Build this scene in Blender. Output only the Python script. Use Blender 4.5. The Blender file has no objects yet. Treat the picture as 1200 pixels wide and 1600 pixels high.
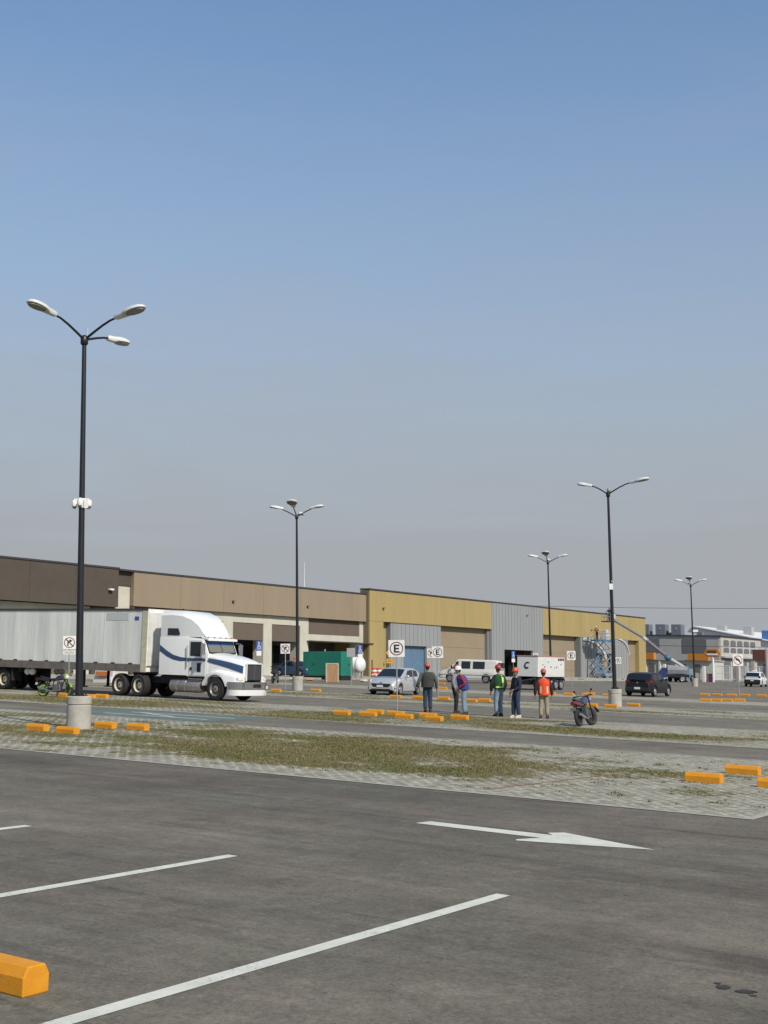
import bpy, bmesh, math, random
import numpy as np
from mathutils import Vector, Matrix, noise
random.seed(7)
C = bpy.context.scene.collection
SC = bpy.context.scene
PI = math.pi
R = math.radians

# ------------------------------------------------------------------ camera, sky, sun, exposure
TILT = 0.026                              # crossfall of the site: the lot drains to the right
cam = bpy.data.objects.new('camera', bpy.data.cameras.new('camera'))
C.objects.link(cam)
cam.location = (0, 0, 1.95)
cam.rotation_euler = (R(90) + math.atan(229 / 1950.0), 0, 0)
cam.data.sensor_fit = 'VERTICAL'
cam.data.sensor_height = 24.0
cam.data.sensor_width = 18.0
cam.data.lens = 24.0 * 1950 / 1600
cam.data.clip_start = 0.1
cam.data.clip_end = 9000
SC.camera = cam

SUN_EL = R(41)
SUN_AZ = math.atan2(0.58, -0.815)           # from +Y towards +X
sd = Vector((math.sin(SUN_AZ) * math.cos(SUN_EL), math.cos(SUN_AZ) * math.cos(SUN_EL), math.sin(SUN_EL)))
sun = bpy.data.objects.new('sun', bpy.data.lights.new('sun', 'SUN'))
C.objects.link(sun)
sun.data.energy = 4.4
sun.data.angle = R(0.8)
sun.data.color = (1.0, 0.94, 0.84)
sun.rotation_euler = (-sd).to_track_quat('-Z', 'Y').to_euler()
sun.location = sd * 60

W = bpy.data.worlds.new('World')
SC.world = W
W.use_nodes = True
nt = W.node_tree
bg = nt.nodes['Background']
sky = nt.nodes.new('ShaderNodeTexSky')
sky.sky_type = 'NISHITA'
sky.sun_disc = False
sky.sun_elevation = SUN_EL
sky.sun_rotation = SUN_AZ
sky.altitude = 0
sky.air_density = 1.0
sky.dust_density = 0.5
sky.ozone_density = 3.0
# smog: a grey band low over the horizon that thins with elevation
geo = nt.nodes.new('ShaderNodeTexCoord')
sep = nt.nodes.new('ShaderNodeSeparateXYZ')
nt.links.new(geo.outputs['Generated'], sep.inputs[0])
ramp = nt.nodes.new('ShaderNodeValToRGB')
nz = nt.nodes.new('ShaderNodeTexNoise')
nz.inputs['Scale'].default_value = 3.0
nz.inputs['Detail'].default_value = 7.0
nz.inputs['Roughness'].default_value = 0.62
nz.inputs['Distortion'].default_value = 0.8
mp = nt.nodes.new('ShaderNodeMapping')
mp.inputs['Scale'].default_value = (0.8, 0.8, 5.5)
nt.links.new(geo.outputs['Generated'], mp.inputs[0])
nt.links.new(mp.outputs[0], nz.inputs['Vector'])
ad = nt.nodes.new('ShaderNodeMath'); ad.operation = 'MULTIPLY_ADD'
ad.inputs[1].default_value = 0.11
nt.links.new(nz.outputs['Fac'], ad.inputs[0])
nt.links.new(sep.outputs['Z'], ad.inputs[2])
nt.links.new(ad.outputs[0], ramp.inputs[0])
cr = ramp.color_ramp
cr.interpolation = 'LINEAR'
SMOG = [(0.0, 1.0), (0.15, 0.985), (0.235, 0.85), (0.365, 0.49), (0.525, 0.14), (0.90, 0.0)]
cr.elements[0].position = SMOG[0][0]; cr.elements[0].color = (SMOG[0][1],) * 3 + (1,)
cr.elements[1].position = SMOG[-1][0]; cr.elements[1].color = (SMOG[-1][1],) * 3 + (1,)
for p_, a_ in SMOG[1:-1]:
    e_ = cr.elements.new(p_); e_.color = (a_, a_, a_, 1)
mx = nt.nodes.new('ShaderNodeMix'); mx.data_type = 'RGBA'
nt.links.new(ramp.outputs['Color'], mx.inputs[0])
tint = nt.nodes.new('ShaderNodeMix'); tint.data_type = 'RGBA'; tint.blend_type = 'MULTIPLY'; tint.inputs[0].default_value = 1
tint.inputs[7].default_value = (0.90, 1.06, 1.09, 1)
nt.links.new(sky.outputs[0], tint.inputs[6])
nt.links.new(tint.outputs[2], mx.inputs[6])
mx.inputs[7].default_value = (2.53, 2.66, 2.86, 1)
nt.links.new(mx.outputs[2], bg.inputs['Color'])
bg.inputs['Strength'].default_value = 0.15

SC.view_settings.view_transform = 'Standard'
SC.view_settings.look = 'None'
SC.view_settings.gamma = 1.0
SC.view_settings.exposure = 0.0
SC.view_settings.use_curve_mapping = False

# ------------------------------------------------------------------ site frame: u runs along the store front, v across it, h above the paving
SA, CA = math.sin(R(34.26)), math.cos(R(34.26))
AZU = R(90 - 34.26)
def gz(x): return -TILT * x
def L(u, v, h=0.0):
    x = u * SA - v * CA
    return Vector((x, u * CA + v * SA, gz(x) + h))
TM = Matrix.Rotation(math.atan(TILT), 4, 'Y')

# ------------------------------------------------------------------ materials
MATS = {}
def mat(name, col, rough=0.7, metal=0.0, var=0.0, scale=3.0, bump=0.0, bscale=40.0, spec=None, streak=False, coat=0.0, trans=0.0):
    if name in MATS: return MATS[name]
    m = bpy.data.materials.new(name); m.use_nodes = True
    n = m.node_tree; b = n.nodes['Principled BSDF']
    b.inputs['Roughness'].default_value = rough
    b.inputs['Metallic'].default_value = metal
    if spec is not None: b.inputs['Specular IOR Level'].default_value = spec
    if coat: b.inputs['Coat Weight'].default_value = coat; b.inputs['Coat Roughness'].default_value = 0.08
    if trans: b.inputs['Transmission Weight'].default_value = trans
    b.inputs['Base Color'].default_value = (*col, 1)
    if var or bump:
        tc = n.nodes.new('ShaderNodeTexCoord')
        src = tc.outputs['Object']
        if streak:
            mp = n.nodes.new('ShaderNodeMapping'); mp.inputs['Scale'].default_value = (1, 1, 0.12)
            n.links.new(src, mp.inputs[0]); src = mp.outputs[0]
    if var:
        t = n.nodes.new('ShaderNodeTexNoise'); t.inputs['Scale'].default_value = scale; t.inputs['Detail'].default_value = 6; t.inputs['Roughness'].default_value = 0.65
        n.links.new(src, t.inputs['Vector'])
        mr = n.nodes.new('ShaderNodeMapRange'); mr.inputs[1].default_value = 0.3; mr.inputs[2].default_value = 0.7
        mr.inputs[3].default_value = 1 - var; mr.inputs[4].default_value = 1 + var * 0.6
        n.links.new(t.outputs['Fac'], mr.inputs[0])
        mixn = n.nodes.new('ShaderNodeMix'); mixn.data_type = 'RGBA'; mixn.blend_type = 'MULTIPLY'; mixn.inputs[0].default_value = 1
        mixn.inputs[6].default_value = (*col, 1)
        n.links.new(mr.outputs[0], mixn.inputs[7])
        n.links.new(mixn.outputs[2], b.inputs['Base Color'])
    if bump:
        t2 = n.nodes.new('ShaderNodeTexNoise'); t2.inputs['Scale'].default_value = bscale; t2.inputs['Detail'].default_value = 5
        n.links.new(tc.outputs['Object'], t2.inputs['Vector'])
        bp = n.nodes.new('ShaderNodeBump'); bp.inputs['Strength'].default_value = bump; bp.inputs['Distance'].default_value = 0.02
        n.links.new(t2.outputs['Fac'], bp.inputs['Height'])
        n.links.new(bp.outputs[0], b.inputs['Normal'])
    MATS[name] = m
    return m

def worn_mat(name, col, under, scale, t0, t1, rough):
    m = mat(name, col, rough, var=0.16, scale=5, bump=0.15, bscale=90)
    n = m.node_tree; b = n.nodes['Principled BSDF']; src = b.inputs['Base Color'].links[0].from_socket
    tc = n.nodes.new('ShaderNodeTexCoord')
    a = n.nodes.new('ShaderNodeTexNoise'); a.inputs['Scale'].default_value = scale; a.inputs['Detail'].default_value = 7; a.inputs['Roughness'].default_value = 0.75
    c = n.nodes.new('ShaderNodeTexNoise'); c.inputs['Scale'].default_value = scale * 0.06; c.inputs['Detail'].default_value = 4
    n.links.new(tc.outputs['Object'], a.inputs['Vector']); n.links.new(tc.outputs['Object'], c.inputs['Vector'])
    ad = n.nodes.new('ShaderNodeMath'); ad.operation = 'MULTIPLY_ADD'; ad.inputs[1].default_value = 0.35
    n.links.new(c.outputs['Fac'], ad.inputs[0]); n.links.new(a.outputs['Fac'], ad.inputs[2])
    r = n.nodes.new('ShaderNodeMapRange'); r.inputs[1].default_value = t0 + 0.175; r.inputs[2].default_value = t1 + 0.175
    n.links.new(ad.outputs[0], r.inputs[0])
    mx = n.nodes.new('ShaderNodeMix'); mx.data_type = 'RGBA'
    n.links.new(r.outputs[0], mx.inputs[0]); n.links.new(src, mx.inputs[6]); mx.inputs[7].default_value = (*under, 1)
    n.links.new(mx.outputs[2], b.inputs['Base Color'])
    return m

# ------------------------------------------------------------------ mesh helpers
class MB:
    def __init__(self, xf=None):
        self.v = []; self.f = []; self.m = []; self.xf = xf
    def add(self, vs, fs, m=0):
        o = len(self.v); self.v += [tuple(p) for p in vs]
        for f in fs: self.f.append(tuple(i + o for i in f)); self.m.append(m)
        return self
    def box(self, c, s, m=0, rot=None, top=None):
        x, y, z = s[0] / 2, s[1] / 2, s[2] / 2
        tx, ty = top if top else (1, 1)
        vs = [(-x, -y, -z), (x, -y, -z), (x, y, -z), (-x, y, -z), (-x * tx, -y * ty, z), (x * tx, -y * ty, z), (x * tx, y * ty, z), (-x * tx, y * ty, z)]
        M = rot if rot is not None else Matrix.Identity(3)
        c = Vector(c)
        vs = [M @ Vector(p) + c for p in vs]
        return self.add(vs, [(3, 2, 1, 0), (4, 5, 6, 7), (0, 1, 5, 4), (1, 2, 6, 5), (2, 3, 7, 6), (3, 0, 4, 7)], m)
    def span(self, a, b, m=0):
        return self.box([(a[i] + b[i]) / 2 for i in range(3)], [abs(b[i] - a[i]) for i in range(3)], m)
    def prism(self, poly, a0, a1, axis='y', m=0, caps=True):
        """poly 2D; extruded along axis from a0 to a1"""
        def P(p, a):
            if axis == 'y': return (p[0], a, p[1])
            if axis == 'x': return (a, p[0], p[1])
            return (p[0], p[1], a)
        n = len(poly)
        vs = [P(p, a0) for p in poly] + [P(p, a1) for p in poly]
        fs = [(i, (i + 1) % n, n + (i + 1) % n, n + i) for i in range(n)]
        if caps: fs += [tuple(range(n - 1, -1, -1)), tuple(range(n, 2 * n))]
        return self.add(vs, fs, m)
    def tube(self, pts, r, n=8, m=0, caps=True):
        pts = [Vector(p) for p in pts]
        rs = r if isinstance(r, (list, tuple)) else [r] * len(pts)
        vs = []; fs = []; prev = None
        for i, p in enumerate(pts):
            d = (pts[min(i + 1, len(pts) - 1)] - pts[max(i - 1, 0)]).normalized()
            if prev is None:
                a = d.orthogonal().normalized()
            else:
                a = (prev - d * prev.dot(d)).normalized()
            prev = a; b = d.cross(a)
            for k in range(n):
                t = 2 * PI * k / n
                vs.append(p + (a * math.cos(t) + b * math.sin(t)) * rs[i])
        for i in range(len(pts) - 1):
            for k in range(n):
                k2 = (k + 1) % n
                fs.append((i * n + k, i * n + k2, (i + 1) * n + k2, (i + 1) * n + k))
        if caps: fs += [tuple(range(n - 1, -1, -1)), tuple(range((len(pts) - 1) * n, len(pts) * n))]
        return self.add(vs, fs, m)
    def lathe(self, prof, c=(0, 0, 0), n=20, axis='z', m=0, caps=True):
        vs = []; fs = []; c = Vector(c)
        for (r, z) in prof:
            for k in range(n):
                t = 2 * PI * k / n; a, b = r * math.cos(t), r * math.sin(t)
                vs.append(c + Vector({'z': (a, b, z), 'y': (a, z, -b), 'x': (z, a, b)}[axis]))
        for i in range(len(prof) - 1):
            for k in range(n):
                k2 = (k + 1) % n
                fs.append((i * n + k, i * n + k2, (i + 1) * n + k2, (i + 1) * n + k))
        if caps and prof[0][0] > 1e-6: fs.append(tuple(range(n - 1, -1, -1)))
        if caps and prof[-1][0] > 1e-6: fs.append(tuple(range((len(prof) - 1) * n, len(prof) * n)))
        return self.add(vs, fs, m)
    def loft(self, rings, m=0, closed=True, cap0=True, cap1=True, mfun=None):
        n = len(rings[0]); o = len(self.v)
        for r_ in rings: self.v += [tuple(p) for p in r_]
        for i in range(len(rings) - 1):
            for k in range(n if closed else n - 1):
                k2 = (k + 1) % n
                self.f.append((o + i * n + k, o + i * n + k2, o + (i + 1) * n + k2, o + (i + 1) * n + k))
                self.m.append(mfun(i, k) if mfun else m)
        if cap0: self.f.append(tuple(o + k for k in range(n - 1, -1, -1))); self.m.append(m)
        if cap1: self.f.append(tuple(o + (len(rings) - 1) * n + k for k in range(n))); self.m.append(m)
        return self
    def ellipsoid(self, c, r, m=0, n=14, k=8, rot=None):
        prof = []
        vs = []; fs = []
        M = rot if rot is not None else Matrix.Identity(3)
        for i in range(k + 1):
            a = -PI / 2 + PI * i / k
            for j in range(n):
                t = 2 * PI * j / n
                vs.append(M @ Vector((r[0] * math.cos(a) * math.cos(t), r[1] * math.cos(a) * math.sin(t), r[2] * math.sin(a))) + Vector(c))
        for i in range(k):
            for j in range(n):
                j2 = (j + 1) % n
                fs.append((i * n + j, i * n + j2, (i + 1) * n + j2, (i + 1) * n + j))
        return self.add(vs, fs, m)
    def build(self, name, mats, parent=None, smooth=False, bevel=0.0, angle=40, segs=2, merge=False):
        me = bpy.data.meshes.new(name)
        vs = self.v if self.xf is None else [tuple(self.xf(p)) for p in self.v]
        me.from_pydata(vs, [], self.f)
        for mm in (mats if isinstance(mats, (list, tuple)) else [mats]): me.materials.append(mm)
        if me.materials and len(me.materials) > 1: me.polygons.foreach_set('material_index', self.m)
        bm = bmesh.new(); bm.from_mesh(me)
        if merge: bmesh.ops.remove_doubles(bm, verts=bm.verts, dist=1e-5)
        bmesh.ops.recalc_face_normals(bm, faces=bm.faces)
        bm.to_mesh(me); bm.free()
        if smooth:
            me.polygons.foreach_set('use_smooth', [True] * len(me.polygons))
            me.set_sharp_from_angle(angle=R(angle))
        o = bpy.data.objects.new(name, me); C.objects.link(o)
        if parent is not None: o.parent = parent
        if bevel:
            b = o.modifiers.new('bevel', 'BEVEL'); b.width = bevel; b.segments = segs; b.limit_method = 'ANGLE'; b.angle_limit = R(35)
            b.harden_normals = False
        return o

def tag(o, label, cat, group=None, kind=None):
    if label: o['label'] = label
    if cat: o['category'] = cat
    if group: o['group'] = group
    if kind: o['kind'] = kind
    return o
def thing(name, label, cat, loc=(0, 0, 0), a=0.0, group=None, tilt=False):
    o = bpy.data.objects.new(name, None); C.objects.link(o)
    o.empty_display_size = 0.3
    o.location = loc
    o.rotation_euler = (TM.to_3x3() @ Matrix.Rotation(a, 3, 'Z')).to_euler() if tilt else (0, 0, a)
    return tag(o, label, cat, group)
def copy_tree(o, parent=None):
    c = o.copy(); C.objects.link(c); c.parent = parent
    for ch in list(o.children): copy_tree(ch, c)
    return c
def structure(o): o['kind'] = 'structure'; return o
def lot_xf(root):
    return lambda p: L(*p) - root

# ------------------------------------------------------------------ ground
def ground_material():
    m = bpy.data.materials.new('asphalt'); m.use_nodes = True
    n = m.node_tree; b = n.nodes['Principled BSDF']; lk = n.links.new
    tc = n.nodes.new('ShaderNodeTexCoord')
    mp = n.nodes.new('ShaderNodeMapping'); mp.inputs['Rotation'].default_value = (0, 0, -AZU); lk(tc.outputs['Object'], mp.inputs[0])
    def nz(scale, detail, rough=0.6, sc=None, dist=0.0):
        t = n.nodes.new('ShaderNodeTexNoise'); t.inputs['Scale'].default_value = scale; t.inputs['Detail'].default_value = detail; t.inputs['Roughness'].default_value = rough
        t.inputs['Distortion'].default_value = dist
        if sc:
            q = n.nodes.new('ShaderNodeMapping'); q.inputs['Scale'].default_value = sc; lk(mp.outputs[0], q.inputs[0]); lk(q.outputs[0], t.inputs['Vector'])
        else: lk(mp.outputs[0], t.inputs['Vector'])
        return t.outputs['Fac']
    def rng(x, a, b_, c, d):
        r_ = n.nodes.new('ShaderNodeMapRange'); r_.inputs[1].default_value = a; r_.inputs[2].default_value = b_; r_.inputs[3].default_value = c; r_.inputs[4].default_value = d
        lk(x, r_.inputs[0]); return r_.outputs[0]
    def mul(a, b_):
        q = n.nodes.new('ShaderNodeMath'); q.operation = 'MULTIPLY'; lk(a, q.inputs[0]); lk(b_, q.inputs[1]); return q.outputs[0]
    big = rng(nz(0.35, 5, 0.6), 0.3, 0.7, 0.80, 1.16)
    streak = rng(nz(1.0, 5, 0.7, (0.9, 0.12, 1), 0.4), 0.32, 0.68, 0.78, 1.16)
    tyre = rng(nz(1.0, 4, 0.65, (2.2, 0.16, 1), 0.9), 0.54, 0.74, 1.0, 0.62)
    patch = mul(rng(nz(1.1, 7, 0.75), 0.32, 0.68, 0.80, 1.18), rng(nz(7, 5, 0.75), 0.3, 0.7, 0.84, 1.16))
    fine = rng(nz(30, 6, 0.9), 0.3, 0.7, 0.52, 1.52)
    grit = mul(rng(nz(150, 2, 0.6), 0.62, 0.80, 1.0, 1.7), mul(rng(nz(55, 2, 0.5), 0.70, 0.76, 1.0, 1.9), rng(nz(16, 4, 0.8, (1, .5, 1)), 0.56, 0.72, 1.0, 0.66)))
    spx = n.nodes.new('ShaderNodeSeparateXYZ'); lk(mp.outputs[0], spx.inputs[0])
    dust = rng(spx.outputs[0], 18, 40, 1.0, 1.22)     # the aisles farther in are older and dustier
    newer = mul(rng(spx.outputs[0], 10.5, 14.0, 0.0, 1.0), mul(rng(spx.outputs[0], 16.2, 17.2, 1.0, 0.0), rng(spx.outputs[1], 6.5, 13.0, 0.0, 1.0)))
    seal = rng(mul(newer, rng(nz(0.8, 6, 0.75, (1, .45, 1)), 0.25, 0.55, 0.2, 1.0)), 0, 1, 1.0, 0.74)   # darker, newer seal coat along the edging
    v = mul(mul(mul(big, streak), mul(mul(tyre, seal), patch)), mul(mul(fine, grit), dust))
    mix = n.nodes.new('ShaderNodeMix'); mix.data_type = 'RGBA'; mix.blend_type = 'MULTIPLY'; mix.inputs[0].default_value = 1
    hue = n.nodes.new('ShaderNodeMix'); hue.data_type = 'RGBA'
    lk(rng(nz(0.6, 4, 0.6, (1, 0.4, 1)), 0.35, 0.65, 0, 1), hue.inputs[0])
    hue.inputs[6].default_value = (0.137, 0.125, 0.093, 1); hue.inputs[7].default_value = (0.146, 0.121, 0.095, 1)
    lk(hue.outputs[2], mix.inputs[6]); lk(v, mix.inputs[7]); lk(mix.outputs[2], b.inputs['Base Color'])
    b.inputs['Roughness'].default_value = 0.9; b.inputs['Specular IOR Level'].default_value = 0.25
    bp = n.nodes.new('ShaderNodeBump'); bp.inputs['Strength'].default_value = 0.35; bp.inputs['Distance'].default_value = 0.008
    lk(nz(90, 4, 0.7), bp.inputs['Height']); lk(bp.outputs[0], b.inputs['Normal'])
    return m
ASPH = ground_material()
g = MB(); q = [-3000, -600, -200, -60, 0, 60, 200, 600, 3000]
qy = [-400, -60, 0, 60, 200, 600, 3000]
for i in range(len(q) - 1):
    for j in range(len(qy) - 1):
        g.add([(q[i], qy[j], gz(q[i])), (q[i + 1], qy[j], gz(q[i + 1])), (q[i + 1], qy[j + 1], gz(q[i + 1])), (q[i], qy[j + 1], gz(q[i]))], [(0, 1, 2, 3)])
o = g.build('ground', ASPH, merge=True); structure(o); o['label'] = 'dusty grey asphalt of the car park'

def sheet(name, poly, m, h=0.004, label=None):
    """flat painted or paved sheet with corners in lot coordinates"""
    s = MB(); s.add([L(u, v, h) for u, v in poly], [tuple(range(len(poly)))])
    o = s.build(name, m); structure(o)
    if label: o['label'] = label
    return o

# density of grass in the paver cells (0 bare pale pavers, 1 closed turf)
def fb(u, v, s, k=0): return 0.5 + 0.5 * noise.fractal(Vector((u * s + k * 17.3, v * s * 0.6, k * 3.1)), 1.0, 2.0, 4)
def blob(u, v, cu, cv, ru, rv): return max(0.0, 1 - ((u - cu) / ru) ** 2 - ((v - cv) / rv) ** 2)
def sm(x, a, b):
    t = min(1, max(0, (x - a) / (b - a))); return t * t * (3 - 2 * t)
def dens_near(u, v):
    d = 0.35 + 0.20 * sm(v, 13, 19) + 0.75 * (fb(u, v, 0.35) - 0.5) * 2 + 0.5 * (fb(u, v, 1.1, 4) - 0.5) * 2
    d += 0.55 * min(1, 2.0 * blob(u, v, 20.5, 14.6, 3.1, 5.6)) + 0.35 * min(1, 2 * blob(u, v, 23.6, 16.5, 1.6, 7)) + 0.30 * blob(u, v, 20.5, 21.5, 2.2, 5)
    d += 0.20 * blob(u, v, 23.5, 24, 2.5, 6) + 0.55 * blob(u, v, 19.4, 7.0, 1.0, 1.4) + 0.3 * blob(u, v, 22.5, 8.6, 1.2, 2.0)
    d -= 0.30 * sm(11.5 - v, 0, 2.5) * (1 - blob(u, v, 19.4, 7.0, 1.2, 1.6))
    d -= 0.75 * (1 - sm(u - 16.4, 0.3, 1.7)) * (1 if v < 19 else 0.6)
    d -= 0.5 * sm(u, 25.4, 26.6)
    d -= 0.25 * blob(u, v, 24.6, 22.5, 1.2, 3)
    return min(1, max(0, d))
def dens_mid(u, v):
    d = 0.62 + 0.6 * (fb(u, v, 0.3, 1) - 0.5) * 2
    d -= 0.55 * (1 - sm(u - 31.0, 0.1, 0.9)) + 0.5 * sm(u, 38.2, 39.4)
    d -= 0.75 * blob(u, v, 36.8, 14.5, 2.6, 5.5) + 0.3 * blob(u, v, 33.0, 11.5, 1.6, 4)
    d += 0.5 * blob(u, v, 34.0, 16.5, 1.9, 7.0)
    return min(1, max(0, d))
def dens_far(u, v):
    d = 0.42 + 0.7 * (fb(u, v, 0.35, 2) - 0.5) * 2
    d -= 0.4 * (1 - sm(u - 48, 0.1, 1.2)) + 0.45 * sm(u, 53.5, 55.5)
    return min(1, max(0, d))
def dens_faint(u, v):
    return min(1, max(0, 0.16 + 0.6 * (fb(u, v, 0.3, 3) - 0.5) * 2))

def turf_material():
    m = bpy.data.materials.new('turf_pavers'); m.use_nodes = True
    n = m.node_tree; b = n.nodes['Principled BSDF']; lk = n.links.new
    uv = n.nodes.new('ShaderNodeUVMap'); uv.uv_map = 'lot'
    at = n.nodes.new('ShaderNodeAttribute'); at.attribute_name = 'dens'
    def math_(op, a, b_=None, c=None):
        q = n.nodes.new('ShaderNodeMath'); q.operation = op
        for i, x in enumerate((a, b_, c)):
            if x is None: continue
            if isinstance(x, (int, float)): q.inputs[i].default_value = x
            else: lk(x, q.inputs[i])
        return q.outputs[0]
    def nz(scale, detail=4, rough=0.65):
        t = n.nodes.new('ShaderNodeTexNoise'); t.inputs['Scale'].default_value = scale; t.inputs['Detail'].default_value = detail; t.inputs['Roughness'].default_value = rough
        lk(uv.outputs[0], t.inputs['Vector']); return t.outputs['Fac']
    def rng(x, a, b_, c=0.0, d=1.0):
        r_ = n.nodes.new('ShaderNodeMapRange'); r_.inputs[1].default_value = a; r_.inputs[2].default_value = b_; r_.inputs[3].default_value = c; r_.inputs[4].default_value = d
        lk(x, r_.inputs[0]); return r_.outputs[0]
    sp = n.nodes.new('ShaderNodeSeparateXYZ'); lk(uv.outputs[0], sp.inputs[0])
    # diagonal lattice paver: a soil cell in each unit
    a = math_('MULTIPLY', math_('ADD', math_('ADD', sp.outputs[0], sp.outputs[1]), math_('MULTIPLY', nz(1.6, 3), 0.35)), 3.4)
    c = math_('MULTIPLY', math_('SUBTRACT', math_('SUBTRACT', sp.outputs[0], sp.outputs[1]), math_('MULTIPLY', nz(2.1, 3), 0.35)), 3.4)
    ca = math_('ABSOLUTE', math_('SUBTRACT', math_('FRACT', a), 0.5)); cc = math_('ABSOLUTE', math_('SUBTRACT', math_('FRACT', c), 0.5))
    cell = rng(math_('MAXIMUM', ca, cc), 0.22, 0.42, 1.0, 0.0)
    edge = math_('ADD', math_('MULTIPLY', nz(9, 5), 0.55), math_('MULTIPLY', nz(1.7, 5, 0.7), 0.45))
    cover = math_('ADD', math_('ADD', math_('MULTIPLY', cell, 0.30), math_('MULTIPLY', at.outputs['Fac'], 1.0)), math_('MULTIPLY', math_('SUBTRACT', edge, 0.5), 2.6))
    cover = math_('ADD', cover, math_('MULTIPLY', math_('SUBTRACT', nz(3.1, 6, 0.75), 0.5), 1.3))
    grass = rng(cover, 0.42, 0.80)
    # concrete colour with wear, soil where the cell is bare
    pav = n.nodes.new('ShaderNodeMix'); pav.data_type = 'RGBA'; lk(rng(math_('ADD', math_('MULTIPLY', nz(2.6, 6, 0.7), 0.5), math_('MULTIPLY', nz(7.5, 5, 0.8), 0.5)), 0.40, 0.60), pav.inputs[0])
    pav.inputs[6].default_value = (0.50, 0.465, 0.37, 1); pav.inputs[7].default_value = (0.215, 0.198, 0.150, 1)
    soil = n.nodes.new('ShaderNodeMix'); soil.data_type = 'RGBA'; lk(math_('MULTIPLY', cell, 0.62), soil.inputs[0])
    lk(pav.outputs[2], soil.inputs[6]); soil.inputs[7].default_value = (0.17, 0.15, 0.115, 1)
    gr = n.nodes.new('ShaderNodeMix'); gr.data_type = 'RGBA'; lk(rng(nz(0.7, 5, 0.7), 0.36, 0.62), gr.inputs[0])
    gr.inputs[6].default_value = (0.112, 0.107, 0.036, 1); gr.inputs[7].default_value = (0.165, 0.130, 0.064, 1)
    g2 = n.nodes.new('ShaderNodeMix'); g2.data_type = 'RGBA'; g2.blend_type = 'MULTIPLY'; g2.inputs[0].default_value = 1
    lk(gr.outputs[2], g2.inputs[6]); lk(rng(nz(26, 4, 0.7), 0.3, 0.7, 0.7, 1.25), g2.inputs[7])
    fin = n.nodes.new('ShaderNodeMix'); fin.data_type = 'RGBA'; lk(grass, fin.inputs[0]); lk(soil.outputs[2], fin.inputs[6]); lk(g2.outputs[2], fin.inputs[7])
    lk(fin.outputs[2], b.inputs['Base Color'])
    b.inputs['Roughness'].default_value = 0.95; b.inputs['Specular IOR Level'].default_value = 0.15
    bp = n.nodes.new('ShaderNodeBump'); bp.inputs['Strength'].default_value = 0.6; bp.inputs['Distance'].default_value = 0.03
    lk(math_('SUBTRACT', nz(30, 4, 0.7), math_('MULTIPLY', cell, 0.4)), bp.inputs['Height']); lk(bp.outputs[0], b.inputs['Normal'])
    return m
TURF = turf_material()
def strip(name, u0, u1, v0, v1, dens, step, label, h=0.004):
    nu = max(2, int((u1 - u0) / step)); nv = max(2, int((v1 - v0) / step))
    vs = []; dn = []; us = []
    for i in range(nu + 1):
        for j in range(nv + 1):
            u = u0 + (u1 - u0) * i / nu; v = v0 + (v1 - v0) * j / nv
            vs.append(L(u, v, h)); dn.append(dens(u, v)); us.append((u, v))
    fs = []
    for i in range(nu):
        for j in range(nv):
            k = i * (nv + 1) + j
            fs.append((k, k + nv + 1, k + nv + 2, k + 1))
    me = bpy.data.meshes.new(name); me.from_pydata([tuple(p) for p in vs], [], fs)
    at = me.attributes.new('dens', 'FLOAT', 'POINT'); at.data.foreach_set('value', dn)
    ul = me.uv_layers.new(name='lot')
    for lp in me.loops: ul.data[lp.index].uv = us[lp.vertex_index]
    me.materials.append(TURF)
    bm = bmesh.new(); bm.from_mesh(me); bmesh.ops.recalc_face_normals(bm, faces=bm.faces)
    if bm.faces[0].normal.z < 0: bmesh.ops.reverse_faces(bm, faces=bm.faces)
    bm.to_mesh(me); bm.free()
    o = bpy.data.objects.new(name, me); C.objects.link(o); structure(o); o['label'] = label
    return o
strip('paving', 16.42, 26.8, 5.45, 50, dens_near, 0.22, 'turf pavers between the near asphalt and the first aisle')
strip('paving', 31.0, 39.5, 4.0, 70, dens_mid, 0.3, 'turf pavers between the two aisles')
strip('paving', 48.0, 55.6, 2.0, 85, dens_far, 0.4, 'turf pavers around the middle lamp pedestals')
strip('paving', 66.0, 72.6, 10.0, 62, dens_faint, 0.5, 'worn turf pavers in the far parking rows')

KERB = mat('kerb_concrete', (0.36, 0.34, 0.29), 0.9, var=0.25, scale=2.5, bump=0.2)
for u0, v0, v1 in ((16.30, 5.33, 50), (26.8, 5.0, 55), (30.88, 5.0, 60), (39.5, 5.0, 70)):
    sheet('kerb_strip', [(u0, v0), (u0 + 0.12, v0), (u0 + 0.12, v1), (u0, v1)], KERB, 0.008, 'flush pale concrete edging')
sheet('kerb_strip', [(16.42, 5.33), (26.8, 5.33), (26.8, 5.45), (16.42, 5.45)], KERB, 0.008, 'flush pale concrete edging')

PAINT = worn_mat('road_paint', (0.60, 0.585, 0.49), (0.17, 0.157, 0.125), 28, 0.60, 0.70, 0.75)
WORN = mat('worn_paint', (0.36, 0.36, 0.33), 0.8, var=0.35, scale=5)
for v0 in (5.19, 8.19, 11.19):
    sheet('road_marking', [(3.4, v0), (9.5, v0), (9.5, v0 + 0.13), (3.4, v0 + 0.13)], PAINT, 0.004, 'white line of a parking bay')
sheet('road_marking', [(12.84, 8.29), (13.11, 8.25), (13.10, 6.60), (13.24, 6.73), (13.40, 6.60), (12.87, 5.28), (12.42, 6.70), (12.50, 6.75), (12.80, 6.60)], PAINT, 0.004, 'white arrow on the near asphalt')
TEAL = mat('teal_paint', (0.115, 0.150, 0.128), 0.85, var=0.35, scale=1.3)
sheet('road_marking', [(27.0, 25.0), (30.8, 25.0), (30.8, 31.6), (27.0, 31.6)], TEAL, 0.004, 'faded green painted patch on the aisle')
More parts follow.
